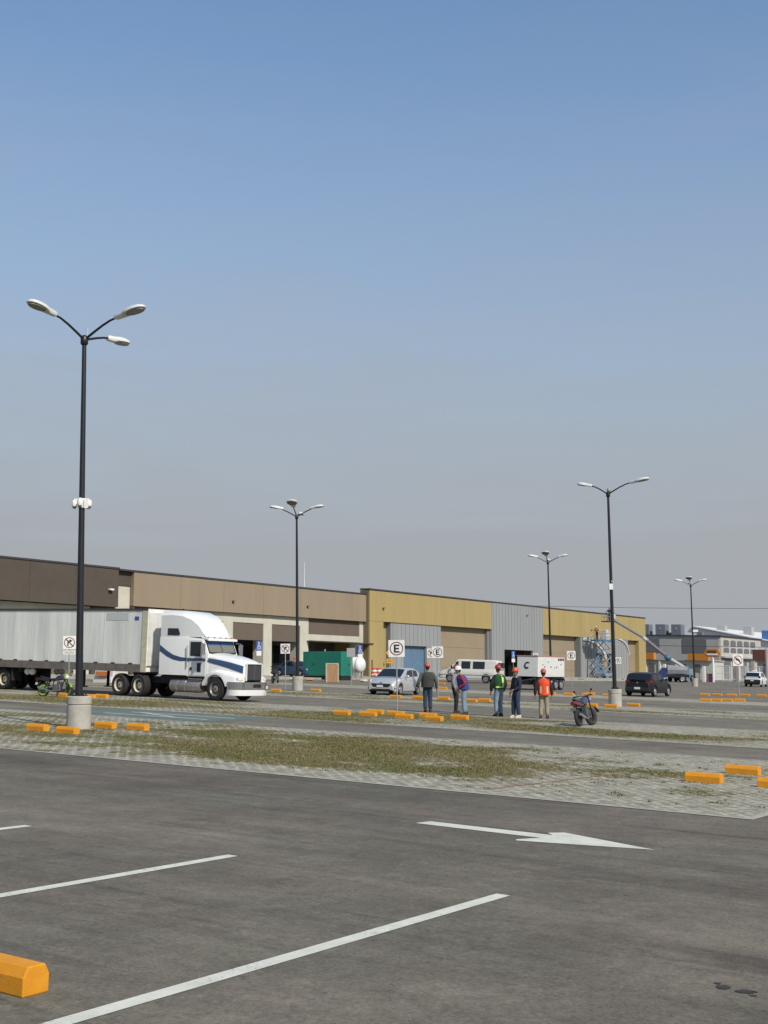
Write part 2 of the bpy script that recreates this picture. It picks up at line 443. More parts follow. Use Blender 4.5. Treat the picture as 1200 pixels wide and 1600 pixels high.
for u0 in (28.15, 29.35):
    sheet('road_marking', [(u0, 25.6), (u0 + 0.14, 25.6), (u0 + 0.14, 30.0), (u0, 30.0)], PAINT, 0.008)
sheet('road_marking', [(28.2, 27.0), (28.35, 27.0), (29.5, 29.6), (29.35, 29.6)], PAINT, 0.012)
for pts in ([(43.9, 25.6), (44.05, 25.6), (46.2, 22.9), (46.05, 22.9)], [(55.2, 18.3), (55.4, 18.3), (56.3, 17.6), (56.1, 17.6)], [(44.0, 56.0), (44.15, 56.0), (44.15, 47.0), (44.0, 47.0)],
            [(62.0, 20.0), (62.14, 20.0), (62.14, 45.0), (62.0, 45.0)], [(99.0, 34.0), (99.2, 34.0), (99.2, 46.0), (99.0, 46.0)], [(52.2, 20.6), (52.5, 20.6), (52.5, 18.8), (52.2, 18.8)]):
    sheet('road_marking', pts, WORN, 0.006, 'worn white line on the far aisle')
TAR = mat('tar', (0.035, 0.024, 0.022), 0.6, var=0.3, scale=4)
tar = MB()
tp = []; tn = []
for i in range(25):
    t = i / 24; v = 21.7 - 5.0 * t; w_ = 0.22 * (0.5 + noise.noise(Vector((v * 1.7, 1, 0))) * 0.45 + 0.3)
    uu = 50.4 + 0.25 * math.sin(v * 1.3)
    tp.append((uu - w_, v)); tn.append((uu + w_, v))
for i in range(24):
    tar.add([L(*tp[i], 0.006), L(*tp[i + 1], 0.006), L(*tn[i + 1], 0.006), L(*tn[i], 0.006)], [(0, 1, 2, 3)])
o = structure(tar.build('tar_seam', TAR, merge=True)); o['label'] = 'dark tar seam across the aisle on the right'
OIL = mat('oil', (0.034, 0.030, 0.026), 0.85, var=.3, scale=20)
st = MB()
for cx, cy, rx, ry in ((2.08, 7.94, .05, .05), (2.19, 7.85, .055, .05), (2.245, 7.85, .02, .02), (2.07, 8.03, .022, .025), (2.21, 7.76, .022, .015)):
    n_ = 16; ring = []
    for k in range(n_):
        t = 2 * PI * k / n_; s_ = 0.65 + 0.6 * (0.5 + 0.5 * noise.noise(Vector((cx * 9 + math.cos(t) * 1.3, cy * 9 + math.sin(t) * 1.3, 2))))
        x = cx + rx * s_ * math.cos(t); y = cy + ry * s_ * math.sin(t); ring.append((x, y, gz(x) + 0.004))
    st.add(ring, [tuple(range(n_))])
o = structure(st.build('oil_stain', OIL)); o['label'] = 'small black oil spots on the near asphalt'

# orange chalk line on the turf pavers
CHALK = mat('orange_chalk', (0.36, 0.20, 0.10), 0.9, var=0.4, scale=8)
ch = MB()
for i in range(26):
    t0 = i / 26; t1 = (i + 0.62 + 0.3 * random.random()) / 26
    w_ = 0.03 + 0.03 * random.random()
    a_ = (16.9 + 4.3 * t0, 9.65 - 0.3 * t0); b_ = (16.9 + 4.3 * t1, 9.65 - 0.3 * t1)
    ch.add([L(a_[0], a_[1] - w_, .01), L(b_[0], b_[1] - w_, .01), L(b_[0], b_[1] + w_, .01), L(a_[0], a_[1] + w_, .01)], [(0, 1, 2, 3)])
o = structure(ch.build('chalk_line', CHALK)); o['label'] = 'broken orange chalk line on the pavers'

# grass blades standing in the turf
def grass_blades():
    rs = np.random.RandomState(3)
    vs = []; cols = []
    def scatter(dens, u0, u1, v0, v1, n_, hmin, hmax, w):
        us = rs.uniform(u0, u1, n_); vv = rs.uniform(v0, v1, n_)
        for u, v in zip(us, vv):
            d = dens(u, v)
            cell = max(abs(((u + v) * 3.4) % 1 - .5), abs(((u - v) * 3.4) % 1 - .5))
            if cell > 0.36: d -= 0.3
            if rs.rand() > d * 1.05 - 0.12: continue
            p = L(u, v, 0.004)
            dry = noise.noise(Vector((u * 0.5, v * 0.35, 5))) + rs.uniform(-.35, .35)
            c = (0.138, 0.136, 0.044) if dry < 0.05 else (0.215, 0.180, 0.088)
            k = rs.uniform(0.7, 1.25); c = (c[0] * k, c[1] * k, c[2] * k)
            for b in range(3):
                a = rs.uniform(0, 6.283); hgt = rs.uniform(hmin, hmax) * (0.55 + 0.6 * d); l = rs.uniform(0.2, 0.9) * hgt; ww = w * rs.uniform(.6, 1.3)
                ca_, sa_ = math.cos(a), math.sin(a)
                jx, jy = rs.uniform(-.05, .05, 2)
                x, y, z = p.x + jx, p.y + jy, p.z - 0.004
                vs.append((x - sa_ * ww, y + ca_ * ww, z)); vs.append((x + sa_ * ww, y - ca_ * ww, z)); vs.append((x + ca_ * l, y + sa_ * l, z + hgt))
                cols.extend([c, c, c])
    scatter(dens_near, 16.5, 26.6, 5.5, 26, 60000, 0.012, 0.036, 0.009)
    scatter(dens_mid, 31.1, 39.3, 10, 44, 36000, 0.015, 0.042, 0.013)
    scatter(dens_far, 48.2, 55.4, 16, 52, 9000, 0.02, 0.05, 0.02)
    # separate weed clumps between the bare pavers
    for _ in range(900):
        u, v = rs.uniform(17.0, 26.2), rs.uniform(5.6, 27)
        if noise.noise(Vector((u * .8, v * .8, 9))) + rs.uniform(-.25, .25) < 0.02: continue
        sz = rs.uniform(.04, .16); kk = rs.uniform(.75, 1.2); c = (0.110 * kk, 0.118 * kk, 0.040 * kk) if rs.rand() < .65 else (0.20 * kk, 0.165 * kk, 0.085 * kk)
        for b in range(int(14 + 90 * sz)):
            du, dv = rs.normal(0, sz * .55, 2); p = L(u + du, v + dv, 0)
            a = rs.uniform(0, 6.283); hgt = rs.uniform(.018, .055) * (1 - min(.7, math.hypot(du, dv) / (2.2 * sz))); l = rs.uniform(.3, 1.1) * hgt; ww = rs.uniform(.006, .013)
            ca_, sa_ = math.cos(a), math.sin(a)
            vs.append((p.x - sa_ * ww, p.y + ca_ * ww, p.z)); vs.append((p.x + sa_ * ww, p.y - ca_ * ww, p.z)); vs.append((p.x + ca_ * l, p.y + sa_ * l, p.z + hgt))
            cols.extend([c, c, c])
    me = bpy.data.meshes.new('grass')
    n_ = len(vs)
    me.vertices.add(n_); me.vertices.foreach_set('co', np.array(vs, dtype=np.float32).ravel())
    me.loops.add(n_); me.loops.foreach_set('vertex_index', np.arange(n_, dtype=np.int32))
    me.polygons.add(n_ // 3); me.polygons.foreach_set('loop_start', np.arange(0, n_, 3, dtype=np.int32))
    me.update(calc_edges=True)
    ca = me.attributes.new('tint', 'FLOAT_COLOR', 'POINT')
    ca.data.foreach_set('color', np.hstack([np.array(cols, dtype=np.float32), np.ones((n_, 1), dtype=np.float32)]).ravel())
    m = bpy.data.materials.new('grass_blade'); m.use_nodes = True
    b = m.node_tree.nodes['Principled BSDF']; b.inputs['Roughness'].default_value = 0.8; b.inputs['Specular IOR Level'].default_value = 0.2
    at = m.node_tree.nodes.new('ShaderNodeAttribute'); at.attribute_name = 'tint'
    m.node_tree.links.new(at.outputs['Color'], b.inputs['Base Color'])
    me.materials.append(m)
    o = bpy.data.objects.new('grass', me); C.objects.link(o)
    tag(o, 'short olive and straw coloured grass growing through the turf pavers', None, kind='stuff')
grass_blades()

# ------------------------------------------------------------------ store buildings
M_DBROWN = mat('dark_brown_render', (0.078, 0.060, 0.046), 0.9, var=0.10, scale=0.8, bump=0.08, bscale=30)
M_BROWN = mat('brown_render', (0.268, 0.206, 0.136), 0.9, var=0.10, scale=0.6, bump=0.08, bscale=30, streak=True)
M_YELLOW = mat('ochre_render', (0.348, 0.260, 0.104), 0.9, var=0.09, scale=0.6, bump=0.08, bscale=30, streak=True)
M_TAN = mat('tan_panel', (0.262, 0.205, 0.135), 0.85, var=0.06, scale=0.5)
M_PBROWN = mat('brown_panel', (0.125, 0.092, 0.070), 0.85, var=0.08, scale=0.8)
M_CREAM = mat('cream_render', (0.50, 0.47, 0.38), 0.9, var=0.12, scale=0.9, bump=0.08, bscale=30)
M_COPING = mat('dark_coping', (0.045, 0.040, 0.042), 0.6, var=0.1)
M_GREYMETAL = mat('grey_cladding', (0.270, 0.275, 0.270), 0.5, 0.0, var=0.08, scale=0.7, streak=True)
M_OLIVE = mat('olive_reveal', (0.16, 0.125, 0.075), 0.9, var=0.1)
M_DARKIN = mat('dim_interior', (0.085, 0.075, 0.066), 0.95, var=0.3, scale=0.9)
M_BLUEDOOR = mat('blue_shutter', (0.115, 0.190, 0.285), 0.5, var=0.15, scale=1.5)
M_ROOF = mat('roof_membrane', (0.40, 0.39, 0.36), 0.9, var=0.2, scale=0.5)
M_WHITE = mat('white_paint', (0.72, 0.71, 0.67), 0.55, var=0.08, scale=2)
M_STEEL = mat('galvanised_steel', (0.42, 0.43, 0.43), 0.45, 0.6, var=0.15, scale=8)
M_BLACK = mat('black_paint', (0.012, 0.012, 0.014), 0.4, var=0.15, scale=4)
M_GLASS = mat('dark_glass', (0.012, 0.015, 0.017), 0.06, spec=0.6)
M_CONC = mat('concrete', (0.40, 0.375, 0.315), 0.92, var=0.22, scale=3.5, bump=0.25, bscale=45)
M_PAVE = mat('pavement_concrete', (0.33, 0.31, 0.265), 0.92, var=0.25, scale=1.2, bump=0.15)

# raised pavement along the store front
pv = MB()
for a, b, v0 in ((30, 96, 66.0), (96, 140, 66.8), (140, 178, 66.0)):
    pv.add([L(u, v, h) for u, v, h in [(a, v0, -.3), (b, v0, -.3), (b, 74, -.3), (a, 74, -.3), (a, v0, .15), (b, v0, .15), (b, 74, .15), (a, 74, .15)]], [(0, 1, 5, 4), (1, 2, 6, 5), (2, 3, 7, 6), (3, 0, 4, 7), (4, 5, 6, 7)])
o = structure(pv.build('pavement', M_PAVE, bevel=0.02)); o['label'] = 'pale raised pavement along the store front'
pk = MB()
pk.add([L(u, v, h) for u, v, h in [(118, 62.0, -.3), (146, 62.0, -.3), (146, 62.6, -.3), (118, 62.6, -.3), (118, 62.0, .14), (146, 62.0, .14), (146, 62.6, .14), (118, 62.6, .14)]], [(0, 1, 5, 4), (1, 2, 6, 5), (2, 3, 7, 6), (3, 0, 4, 7), (4, 5, 6, 7)])
o = structure(pk.build('kerb', M_PAVE, bevel=0.02)); o['label'] = 'pale kerb in front of the ochre store'

def fascia(xf, parent, u0, u1, v0, v1, h0, h1, m, n, name='fascia'):
    f = MB(xf); w_ = (u1 - u0) / n
    for i in range(n):
        f.span((u0 + i * w_ + 0.012, v0, h0), (u0 + (i + 1) * w_ - 0.012, v0 + 0.12, h1))
    f.span((u0 + .02, v0 + 0.14, h0 + .02), (u1 - .02, v1, h1 - .01))
    f.span((u0 + .03, v0 + 0.11, h0 + .03), (u1 - .03, v0 + 0.15, h1 - .02))
    return f.build(name, m, parent)
def coping(xf, parent, u0, u1, v0, v1, h, name='coping'):
    c = MB(xf); c.span((u0 - .05, v0 - .06, h), (u1 + .05, v1, h + .14)); return c.build(name, M_COPING, parent)
def ribs(xf, parent, u0, u1, v, h0, h1, step, name='metal_cladding'):
    c = MB(xf); c.span((u0, v, h0), (u1, v + 0.3, h1)); k = u0 + step / 2
    while k < u1:
        c.span((k - .03, v - .045, h0 + .01), (k + .03, v + .003, h1 - .01)); k += step
    return c.build(name, M_GREYMETAL, parent)
def wall_light(xf, parent, u, v, h, m=None, s=.6):
    c = MB(xf); c.span((u - .05, v - .06, h - .08), (u + .05, v, h + .08), 0); c.span((u - .22 * s, v - .06 - .28 * s, h + .02), (u + .22 * s, v - .06, h + .02 + .14 * s), 1)
    c.build('wall_light', [M_BLACK, m or M_PBROWN], parent)

# dark brown store, left
r0 = L(60, 73, 0)
D = thing('store_building', 'dark brown flat roofed store behind the white trailer at the left edge', 'store', r0)
X = lot_xf(r0)
w_ = MB(X)
w_.span((30, 76, -1.5), (69.85, 108, 8.2))
w_.build('wall', M_DBROWN, D)
c_ = MB(X); c_.span((30, 73.7, -1.5), (67.6, 75.98, 5.38)); c_.build('cream_wall', M_CREAM, D)
c_ = MB(X); c_.span((67.62, 73.4, -1.5), (69.85, 75.98, 5.40)); c_.build('pier', M_DBROWN, D)
for u in (42, 50, 58): c_ = MB(X); c_.span((u, 73.4, -1.5), (u + .7, 73.69, 5.39)); c_.build('pier', M_DBROWN, D)
for u0, u1 in ((44, 49), (52, 57), (60, 66)):
    c_ = MB(X); c_.span((u0, 73.62, 0.15), (u1, 73.69, 3.4)); c_.build('roller_door', M_PBROWN, D)
fascia(X, D, 30, 69.85, 73, 75.97, 5.43, 8.43, M_DBROWN, 9)
coping(X, D, 30, 69.85, 73, 76.2, 8.44)
wall_light(X, D, 68.9, 73, 6.7, M_WHITE, .9)
c_ = MB(X); c_.span((30, 76.3, 8.21), (69.8, 107.9, 8.26)); c_.build('roof', M_ROOF, D)

# brown store, middle
r0 = L(88, 73, 0)
B_ = thing('store_building', 'brown store with cream columns, between the dark brown and ochre stores', 'store', r0)
X = lot_xf(r0)
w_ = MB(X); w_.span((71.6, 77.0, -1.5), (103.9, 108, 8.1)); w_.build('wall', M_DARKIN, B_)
w_ = MB(X); w_.span((69.87, 73.42, -1.5), (71.48, 77.5, 7.2)); w_.build('cream_wall', M_CREAM, B_)
w_ = MB(X); w_.span((69.87, 73.32, 7.21), (71.49, 76.5, 8.32)); w_.build('lintel', M_DBROWN, B_)
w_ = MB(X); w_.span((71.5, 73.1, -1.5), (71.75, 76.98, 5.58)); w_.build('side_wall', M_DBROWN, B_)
fascia(X, B_, 71.5, 104.0, 73, 76.98, 5.62, 8.34, M_BROWN, 6)
coping(X, B_, 69.9, 104.0, 73, 77.2, 8.35)
cols = [(76.2, 77.4), (77.41, 77.42), (82.7, 84.0), (88.2, 89.4), (93.6, 94.9), (103.3, 103.95)]
for u0, u1 in cols:
    if u1 - u0 < .05: continue
    c_ = MB(X); c_.span((u0, 73.35, -1.5), (u1, 74.6, 5.60)); c_.build('column', M_CREAM, B_, bevel=0.02)
c_ = MB(X)
for u0, u1 in ((77.4, 82.7), (84.0, 88.2), (89.4, 93.6)): c_.span((u0 + .004, 73.36, 4.82), (u1 - .004, 74.4, 5.59))
c_.build('beam', M_CREAM, B_)
c_ = MB(X); c_.span((94.904, 73.36, 3.50), (103.296, 74.2, 4.08)); c_.build('beam', M_CREAM, B_)
for u0, u1, h0, h1 in ((71.8, 76.19, 3.29, 4.81), (77.41, 82.69, 3.29, 4.81), (84.01, 88.19, 3.29, 4.81), (89.41, 93.59, 3.29, 4.81), (94.91, 103.29, 4.09, 5.59)):
    c_ = MB(X); c_.span((u0, 73.42, h0), (u1, 73.9, h1)); c_.build('sign_panel', M_PBROWN, B_)
c_ = MB(X); c_.span((94.6, 72.5, 3.36), (104.6, 73.34, 3.46)); c_.build('canopy', M_COPING, B_)
for u0, u1 in ((84.4, 87.8), (89.8, 93.2)):
    d_ = MB(X); d_.span((u0, 75.6, 0.16), (u1, 75.68, 2.9), 0)
    for k in range(4):
        x_ = u0 + (u1 - u0) * k / 3; d_.span((x_ - .04, 75.55, 0.16), (x_ + .04, 75.6, 2.9), 1)
    d_.build('window', [M_GLASS, M_BLACK], B_)
for u, h in ((83.5, 6.58), (94.2, 6.66)): wall_light(X, B_, u, 73, h)
c_ = MB(X); c_.tube([(98.1, 76.4, 8.1), (98.1, 76.4, 11.3)], [.05, .02], 6); c_.build('whip_antenna', M_WHITE, B_)
c_ = MB(X); c_.span((71.7, 77.3, 8.11), (103.8, 107.9, 8.16)); c_.build('roof', M_ROOF, B_)

# ochre store, right
r0 = L(140, 72.6, 0)
Y_ = thing('store_building', 'long ochre store with grey metal portals and tan panels on the right', 'store', r0)
X = lot_xf(r0)
w_ = MB(X); w_.span((104.02, 75.5, -1.5), (175.5, 108, 8.3)); w_.build('wall', M_YELLOW, Y_)
for a_, b_, v_, h_ in ((104.03, 106.5, 72.62, 5.70), (172.9, 175.5, 72.62, 5.5), (106.505, 108.0, 73.3, 5.70)):
    w_ = MB(X); w_.span((a_, v_, -1.5), (b_, 75.48, h_)); w_.build('pier', M_YELLOW, Y_)
fascia(X, Y_, 104.0, 129.1, 72.6, 73.75, 5.72, 8.84, M_YELLOW, 4)
fascia(X, Y_, 142.3, 175.5, 72.6, 73.75, 5.50, 8.86, M_YELLOW, 6)
w_ = MB(X); w_.span((104.1, 73.76, 7.9), (175.4, 75.49, 8.29)); w_.build('gutter_slab', M_ROOF, Y_)
w_ = MB(X); w_.span((103.96, 72.75, -1.5), (103.995, 73.74, 8.83)); w_.build('side_wall', M_OLIVE, Y_)
coping(X, Y_, 104.0, 175.5, 72.58, 73.8, 8.87)
ribs(X, Y_, 108.0, 110.4, 72.72, -1.2, 3.36, .8); ribs(X, Y_, 115.0, 117.9, 72.72, -1.2, 3.36, .8); ribs(X, Y_, 108.0, 117.9, 72.72, 3.365, 5.70, .8)
mat('shaded_grey_side', (0.17, 0.17, 0.17), 0.6)  # cladding grey darkened: shade on the portal sides put into the colour
for a_, b_ in ((107.96, 107.995), (117.905, 117.94)):
    w_ = MB(X); w_.span((a_, 72.76, -1.2), (b_, 73.29, 5.69)); w_.build('portal_side', MATS['shaded_grey_side'], Y_)
def shutter(u0, u1, v, h1, m, name='roller_shutter'):
    s = MB(X); h = 0.15
    while h < h1 - .05:
        t = min(h + .10, h1); s.add([(u0, v, h), (u1, v, h), (u1, v - .03, (h + t) / 2), (u0, v - .03, (h + t) / 2), (u1, v, t), (u0, v, t)], [(0, 1, 2, 3), (3, 2, 4, 5)]); h += .10
    s.build(name, m, Y_)
shutter(110.4, 115.0, 73.1, 3.36, M_BLUEDOOR)
for u0, u1, h1 in ((117.95, 128.55, 5.71), (142.32, 152.6, 5.49), (168.2, 172.88, 5.49)):
    t_ = MB(X); n_ = 3
    for k in range(n_):
        a = (h1 + 1.2) * k / n_ - 1.2; t_.span((u0, 73.25, a + .012), (u1, 75.47, a + (h1 + 1.2) / n_ - .012))
    t_.span((u0 + .01, 73.28, -1.2), (u1 - .01, 75.46, h1 - .02))
    t_.build('tan_panel', M_TAN, Y_)
w_ = MB(X); w_.span((128.56, 72.9, -1.2), (129.1, 75.47, 5.71)); w_.build('portal_side', MATS['shaded_grey_side'], Y_)
ribs(X, Y_, 129.11, 132.1, 72.58, -1.2, 8.85, .75); ribs(X, Y_, 139.5, 142.29, 72.58, -1.2, 8.85, .75); ribs(X, Y_, 132.105, 139.495, 72.58, 3.40, 8.85, .75)
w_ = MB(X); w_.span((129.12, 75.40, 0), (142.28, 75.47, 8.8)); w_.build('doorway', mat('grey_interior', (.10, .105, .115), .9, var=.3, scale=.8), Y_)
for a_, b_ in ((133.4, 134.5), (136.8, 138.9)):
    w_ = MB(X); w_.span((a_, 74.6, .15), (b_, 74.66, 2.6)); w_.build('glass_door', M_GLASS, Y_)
# second portal with a bowed canopy rib on either side
ribs(X, Y_, 152.7, 157.3, 72.3, -1.2, 5.45, .9); ribs(X, Y_, 162.6, 168.15, 72.3, -1.2, 5.45, .9); ribs(X, Y_, 157.305, 162.595, 72.3, 3.45, 5.45, .9)
w_ = MB(X); w_.span((152.62, 72.4, -1.2), (152.69, 75.4, 5.44)); w_.build('portal_side', MATS['shaded_grey_side'], Y_)
shutter(157.3, 162.6, 72.9, 3.45, M_BLUEDOOR, 'blue_door')
M_PALE = mat('pale_metal', (0.50, 0.51, 0.50), 0.5, var=0.1)
for u0, u1, hh, wd in ((153.2, 160.6, 2.7, .55), (164.8, 168.4, 3.3, .18)):
    rb = MB(X); rings = []
    for k in range(13):
        t = k / 12 * PI / 2
        u = u0 + (u1 - u0) * math.sin(t); h = hh + (5.6 - hh) * math.cos(t)
        nu, nh = math.sin(t) * (5.6 - hh), math.cos(t) * (u1 - u0); l_ = math.hypot(nu, nh); nu /= l_; nh /= l_
        rings.append([(u - nu * wd, 72.15, h - nh * wd), (u, 72.15, h), (u, 72.28, h), (u - nu * wd, 72.28, h - nh * wd)])
    rb.loft(rings); rb.build('canopy_rib', M_PALE, Y_)
w_ = MB(X); w_.span((104.3, 75.7, 8.31), (175.4, 107.9, 8.36)); w_.build('roof', M_ROOF, Y_)
for u, h in ((106.4, 7.06), (137.9, 7.68), (156.6, 6.48)): wall_light(X, Y_, u, 72.58, h)

# ------------------------------------------------------------------ buildings beyond the lot, right
M_GREYR = mat('grey_render', (0.36, 0.355, 0.335), 0.9, var=0.1, scale=0.5)
M_PALEB = mat('pale_block', (0.44, 0.42, 0.375), 0.9, var=0.12, scale=0.5)
M_SMOKE = mat('smoked_glass', (0.13, 0.13, 0.135), 0.3)
M_ORANGE = mat('orange_board', (0.50, 0.19, 0.025), 0.6, var=0.1)
r0 = L(205, 72, 0)
G_ = thing('office_building', 'grey two storey block with rooftop units and dark windows, right of the ochre store', 'building', r0)
X = lot_xf(r0)
w_ = MB(X); w_.span((200, 70.1, -3), (221, 88, 6.95)); w_.build('wall', M_GREYR, G_)
w_ = MB(X); w_.span((200.2, 69.9, -3), (221, 70.095, 6.95)); w_.build('side_wall', M_PALEB, G_)  # sunlight on this face put into a paler wall colour
w_ = MB(X); w_.span((199.8, 69.7, 6.96), (221.2, 88, 7.14)); w_.build('coping', M_COPING, G_)
for v0, v1 in ((72.2, 76.3), (80.3, 83.2)):
    w_ = MB(X); w_.span((199.92, v0, 4.2), (199.99, v1, 6.45)); w_.build('window', M_SMOKE, G_)
for k in range(5):
    u0 = 201.6 + k * 3.4
    for h0, h1 in ((4.45, 5.2), (5.55, 6.45)):
        w_ = MB(X); w_.prism([(u0, h0), (u0 + 2.5, h0), (u0 + 2.5, h1 - .2), (u0 + 2.1, h1), (u0 + .4, h1), (u0, h1 - .2)], 69.82, 69.89); w_.build('window', M_SMOKE, G_)
w_ = MB(X); w_.span((200.2, 69.3, 3.5), (219, 69.88, 3.75)); w_.build('awning', M_GREYR, G_)
for k in range(4):
    w_ = MB(X); w_.span((201.5 + k * 4.2, 69.82, .2), (204.6 + k * 4.2, 69.89, 3.0)); w_.build('shop_window', M_SMOKE, G_)
for v in (78.2, 81.0, 83.9):
    w_ = MB(X); w_.span((202.2, v - .85, 7.15), (203.9, v + .85, 8.95), 0); w_.lathe([(.22, 0), (.22, .05), (.05, .06)], (202.15, v, 8.2), 14, 'x', 1); w_.build('rooftop_unit', [mat('blue_grey_metal', (.15, .165, .19), .5), M_STEEL], G_)
for a_, b_, h_ in ((74.0, 74.9, 7.75), (79.2, 80.0, 7.6)):
    w_ = MB(X); w_.span((203, a_, 7.15), (204, b_, h_)); w_.build('rooftop_unit', MATS['blue_grey_metal'], G_)

r0 = L(240, 80, 0)
H_ = thing('warehouse', 'white gable roofed hall rising behind the grey two storey block', 'warehouse', r0)
X = lot_xf(r0)
w_ = MB(X); w_.prism([(69.5, -3), (100, -3), (100, 6.6), (84.8, 9.35), (69.5, 6.6)], 228, 280, 'x'); w_.build('wall', M_WHITE, H_)
w_ = MB(X); w_.add([(227.6, 84.8, 9.42), (280.4, 84.8, 9.42), (280.4, 69.2, 6.62), (227.6, 69.2, 6.62), (227.6, 84.8, 9.62), (280.4, 84.8, 9.62), (280.4, 69.2, 6.8), (227.6, 69.2, 6.8)], [(0, 1, 2, 3), (4, 5, 6, 7), (0, 1, 5, 4), (1, 2, 6, 5), (2, 3, 7, 6), (3, 0, 4, 7)])
w_.build('roof', M_WHITE, H_)
for u, v in ((232, 80.8), (236, 77.0)):
    w_ = MB(X); w_.span((u, v - .7, 8.0), (u + 1.5, v + .9, 9.75)); w_.build('roof_vent', M_GREYR, H_)

r0 = L(234, 71, 0)
K_ = thing('billboard', 'blue billboard above the dark red roof at the right edge', 'billboard', r0)
X = lot_xf(r0)
w_ = MB(X); w_.span((230, 66.5, 5.8), (230.4, 72.5, 8.9)); w_.build('board', mat('blue_board', (0.06, 0.15, 0.36), 0.5, var=0.1), K_)
w_ = MB(X)
for v in (67.5, 71.5): w_.tube([(230.6, v, -3), (230.6, v, 8.5)], .15, 8)
w_.build('post', M_STEEL, K_)

r0 = L(199, 60, 0)
Q_ = thing('shop_building', 'low shop with a dark red fascia at the right edge', 'shop', r0)
X = lot_xf(r0)
w_ = MB(X); w_.span((195.5, 50, -3), (206, 62.5, 4.4)); w_.build('wall', M_PALEB, Q_)
w_ = MB(X); w_.span((194.6, 49.5, 3.3), (206.2, 62.9, 4.85)); w_.build('fascia', mat('dark_red', (0.13, 0.045, 0.035), 0.7, var=0.1), Q_)
for v in (60.5, 57.5, 54.5):
    w_ = MB(X); w_.span((195.42, v - 1.2, .2), (195.49, v + 1.0, 2.6)); w_.build('shop_window', M_SMOKE, Q_)
w_ = MB(X); w_.span((194.6, 50, 4.86), (206, 62, 5.3)); w_.build('parapet', M_WHITE, Q_)

r0 = L(186, 72, 0)
S1 = thing('kiosk', 'white gatehouse with an orange board and small windows beside the ochre store corner', 'kiosk', r0)
X = lot_xf(r0)
w_ = MB(X); w_.span((185, 66.0, -2), (190, 77.5, 2.85)); w_.build('wall', mat('cream_white_wall', (.50, .49, .43), .85, var=.12), S1)
for v0, v1 in ((75.1, 76.9), (66.4, 69.6)):
    w_ = MB(X); w_.span((184.5, v0, 2.9), (185.4, v1, 3.95)); w_.build('orange_board', M_ORANGE, S1)
w_ = MB(X); w_.span((184.7, 65.8, 2.86), (190.2, 77.7, 2.98)); w_.build('roof', M_PALEB, S1)
for v in (75.6, 72.9, 70.6, 68.3):
    w_ = MB(X); w_.span((184.9, v - .45, 1.0), (184.99, v + .45, 2.3), 0); w_.build('window', [M_SMOKE], S1)
w_ = MB(X)
for v in (76.6, 74.3, 71.6): w_.span((184.8, v - .15, -2), (184.99, v + .15, 2.84))
w_.build('pilaster', M_WHITE, S1)

# low walls, white railings and gate in front
M_FENCE = mat('white_railing', (0.62, 0.62, 0.58), 0.6)
r0 = L(165, 57, 0)
F_ = thing('fence', 'white railing fence with a sliding gate behind the no left turn sign', 'fence', r0)
X = lot_xf(r0)
def railing(u0, v0, u1, v1, h, n, name):
    f = MB(X)
    f.tube([(u0, v0, h), (u1, v1, h)], .05, 6); f.tube([(u0, v0, .25), (u1, v1, .25)], .05, 6); f.tube([(u0, v0, h * .55), (u1, v1, h * .55)], .035, 6)
    for k in range(n + 1):
        t = k / n; f.tube([(u0 + (u1 - u0) * t, v0 + (v1 - v0) * t, 0.1), (u0 + (u1 - u0) * t, v0 + (v1 - v0) * t, h)], .022 if k % 6 else .06, 5)
    f.build(name, M_FENCE, F_)
railing(165, 58.3, 165, 55.6, 2.15, 18, 'gate_leaf'); railing(165, 55.2, 165, 51.6, 2.15, 24, 'gate_leaf'); railing(165, 51.3, 165, 40, 2.2, 60, 'railing')
w_ = MB(X); w_.span((164.8, 55.25, -1), (165.2, 55.55, 2.3)); w_.span((164.8, 51.35, -1), (165.2, 51.55, 4.6)); w_.span((164.8, 53.1, -1), (165.1, 53.5, 2.9)); w_.build('post', mat('pink_post', (.42, .33, .29), .8), F_)
r0 = L(160, 62, 0)
F2 = thing('boundary_wall', 'low pale wall with white posts behind the far lamp pedestal', 'wall', r0)
X = lot_xf(r0)
w_ = MB(X); w_.span((160, 58.9, -1), (160.3, 63.5, 1.15)); w_.build('wall', M_PALEB, F2)
for v, h in ((58.2, 2.05), (63.6, 2.2)):
    w_ = MB(X); w_.span((159.8, v - .16, -1), (160.15, v + .16, h)); w_.build('post', M_WHITE, F2)
w_ = MB(X); w_.span((160.1, 57.2, -1), (160.4, 57.9, 1.1)); w_.build('panel', mat('mauve_panel', (.22, .09, .13), .7), F2)

# pole sign of the fuel station
r0 = L(160, 57, 0)
P_ = thing('pylon_sign', 'orange and cream sign head on a white post by the railing gate', 'sign', r0)
X = lot_xf(r0)
w_ = MB(X); w_.tube([(160, 56.95, -.3), (160, 56.95, 3.35)], .14, 10); w_.build('post', M_WHITE, P_)
w_ = MB(X); w_.prism([(56.1, 3.3), (57.8, 3.3), (58.1, 3.8), (57.7, 4.35), (56.2, 4.35), (55.9, 3.8)], 159.85, 160.15, 'x'); w_.build('sign_head', M_ORANGE, P_, bevel=.04)
w_ = MB(X); w_.span((159.79, 56.2, 3.5), (159.84, 57.7, 3.72)); w_.build('band', M_WHITE, P_)
w_ = MB(X); w_.span((159.79, 56.4, 3.85), (159.84, 57.6, 4.1)); w_.build('band', M_COPING, P_)

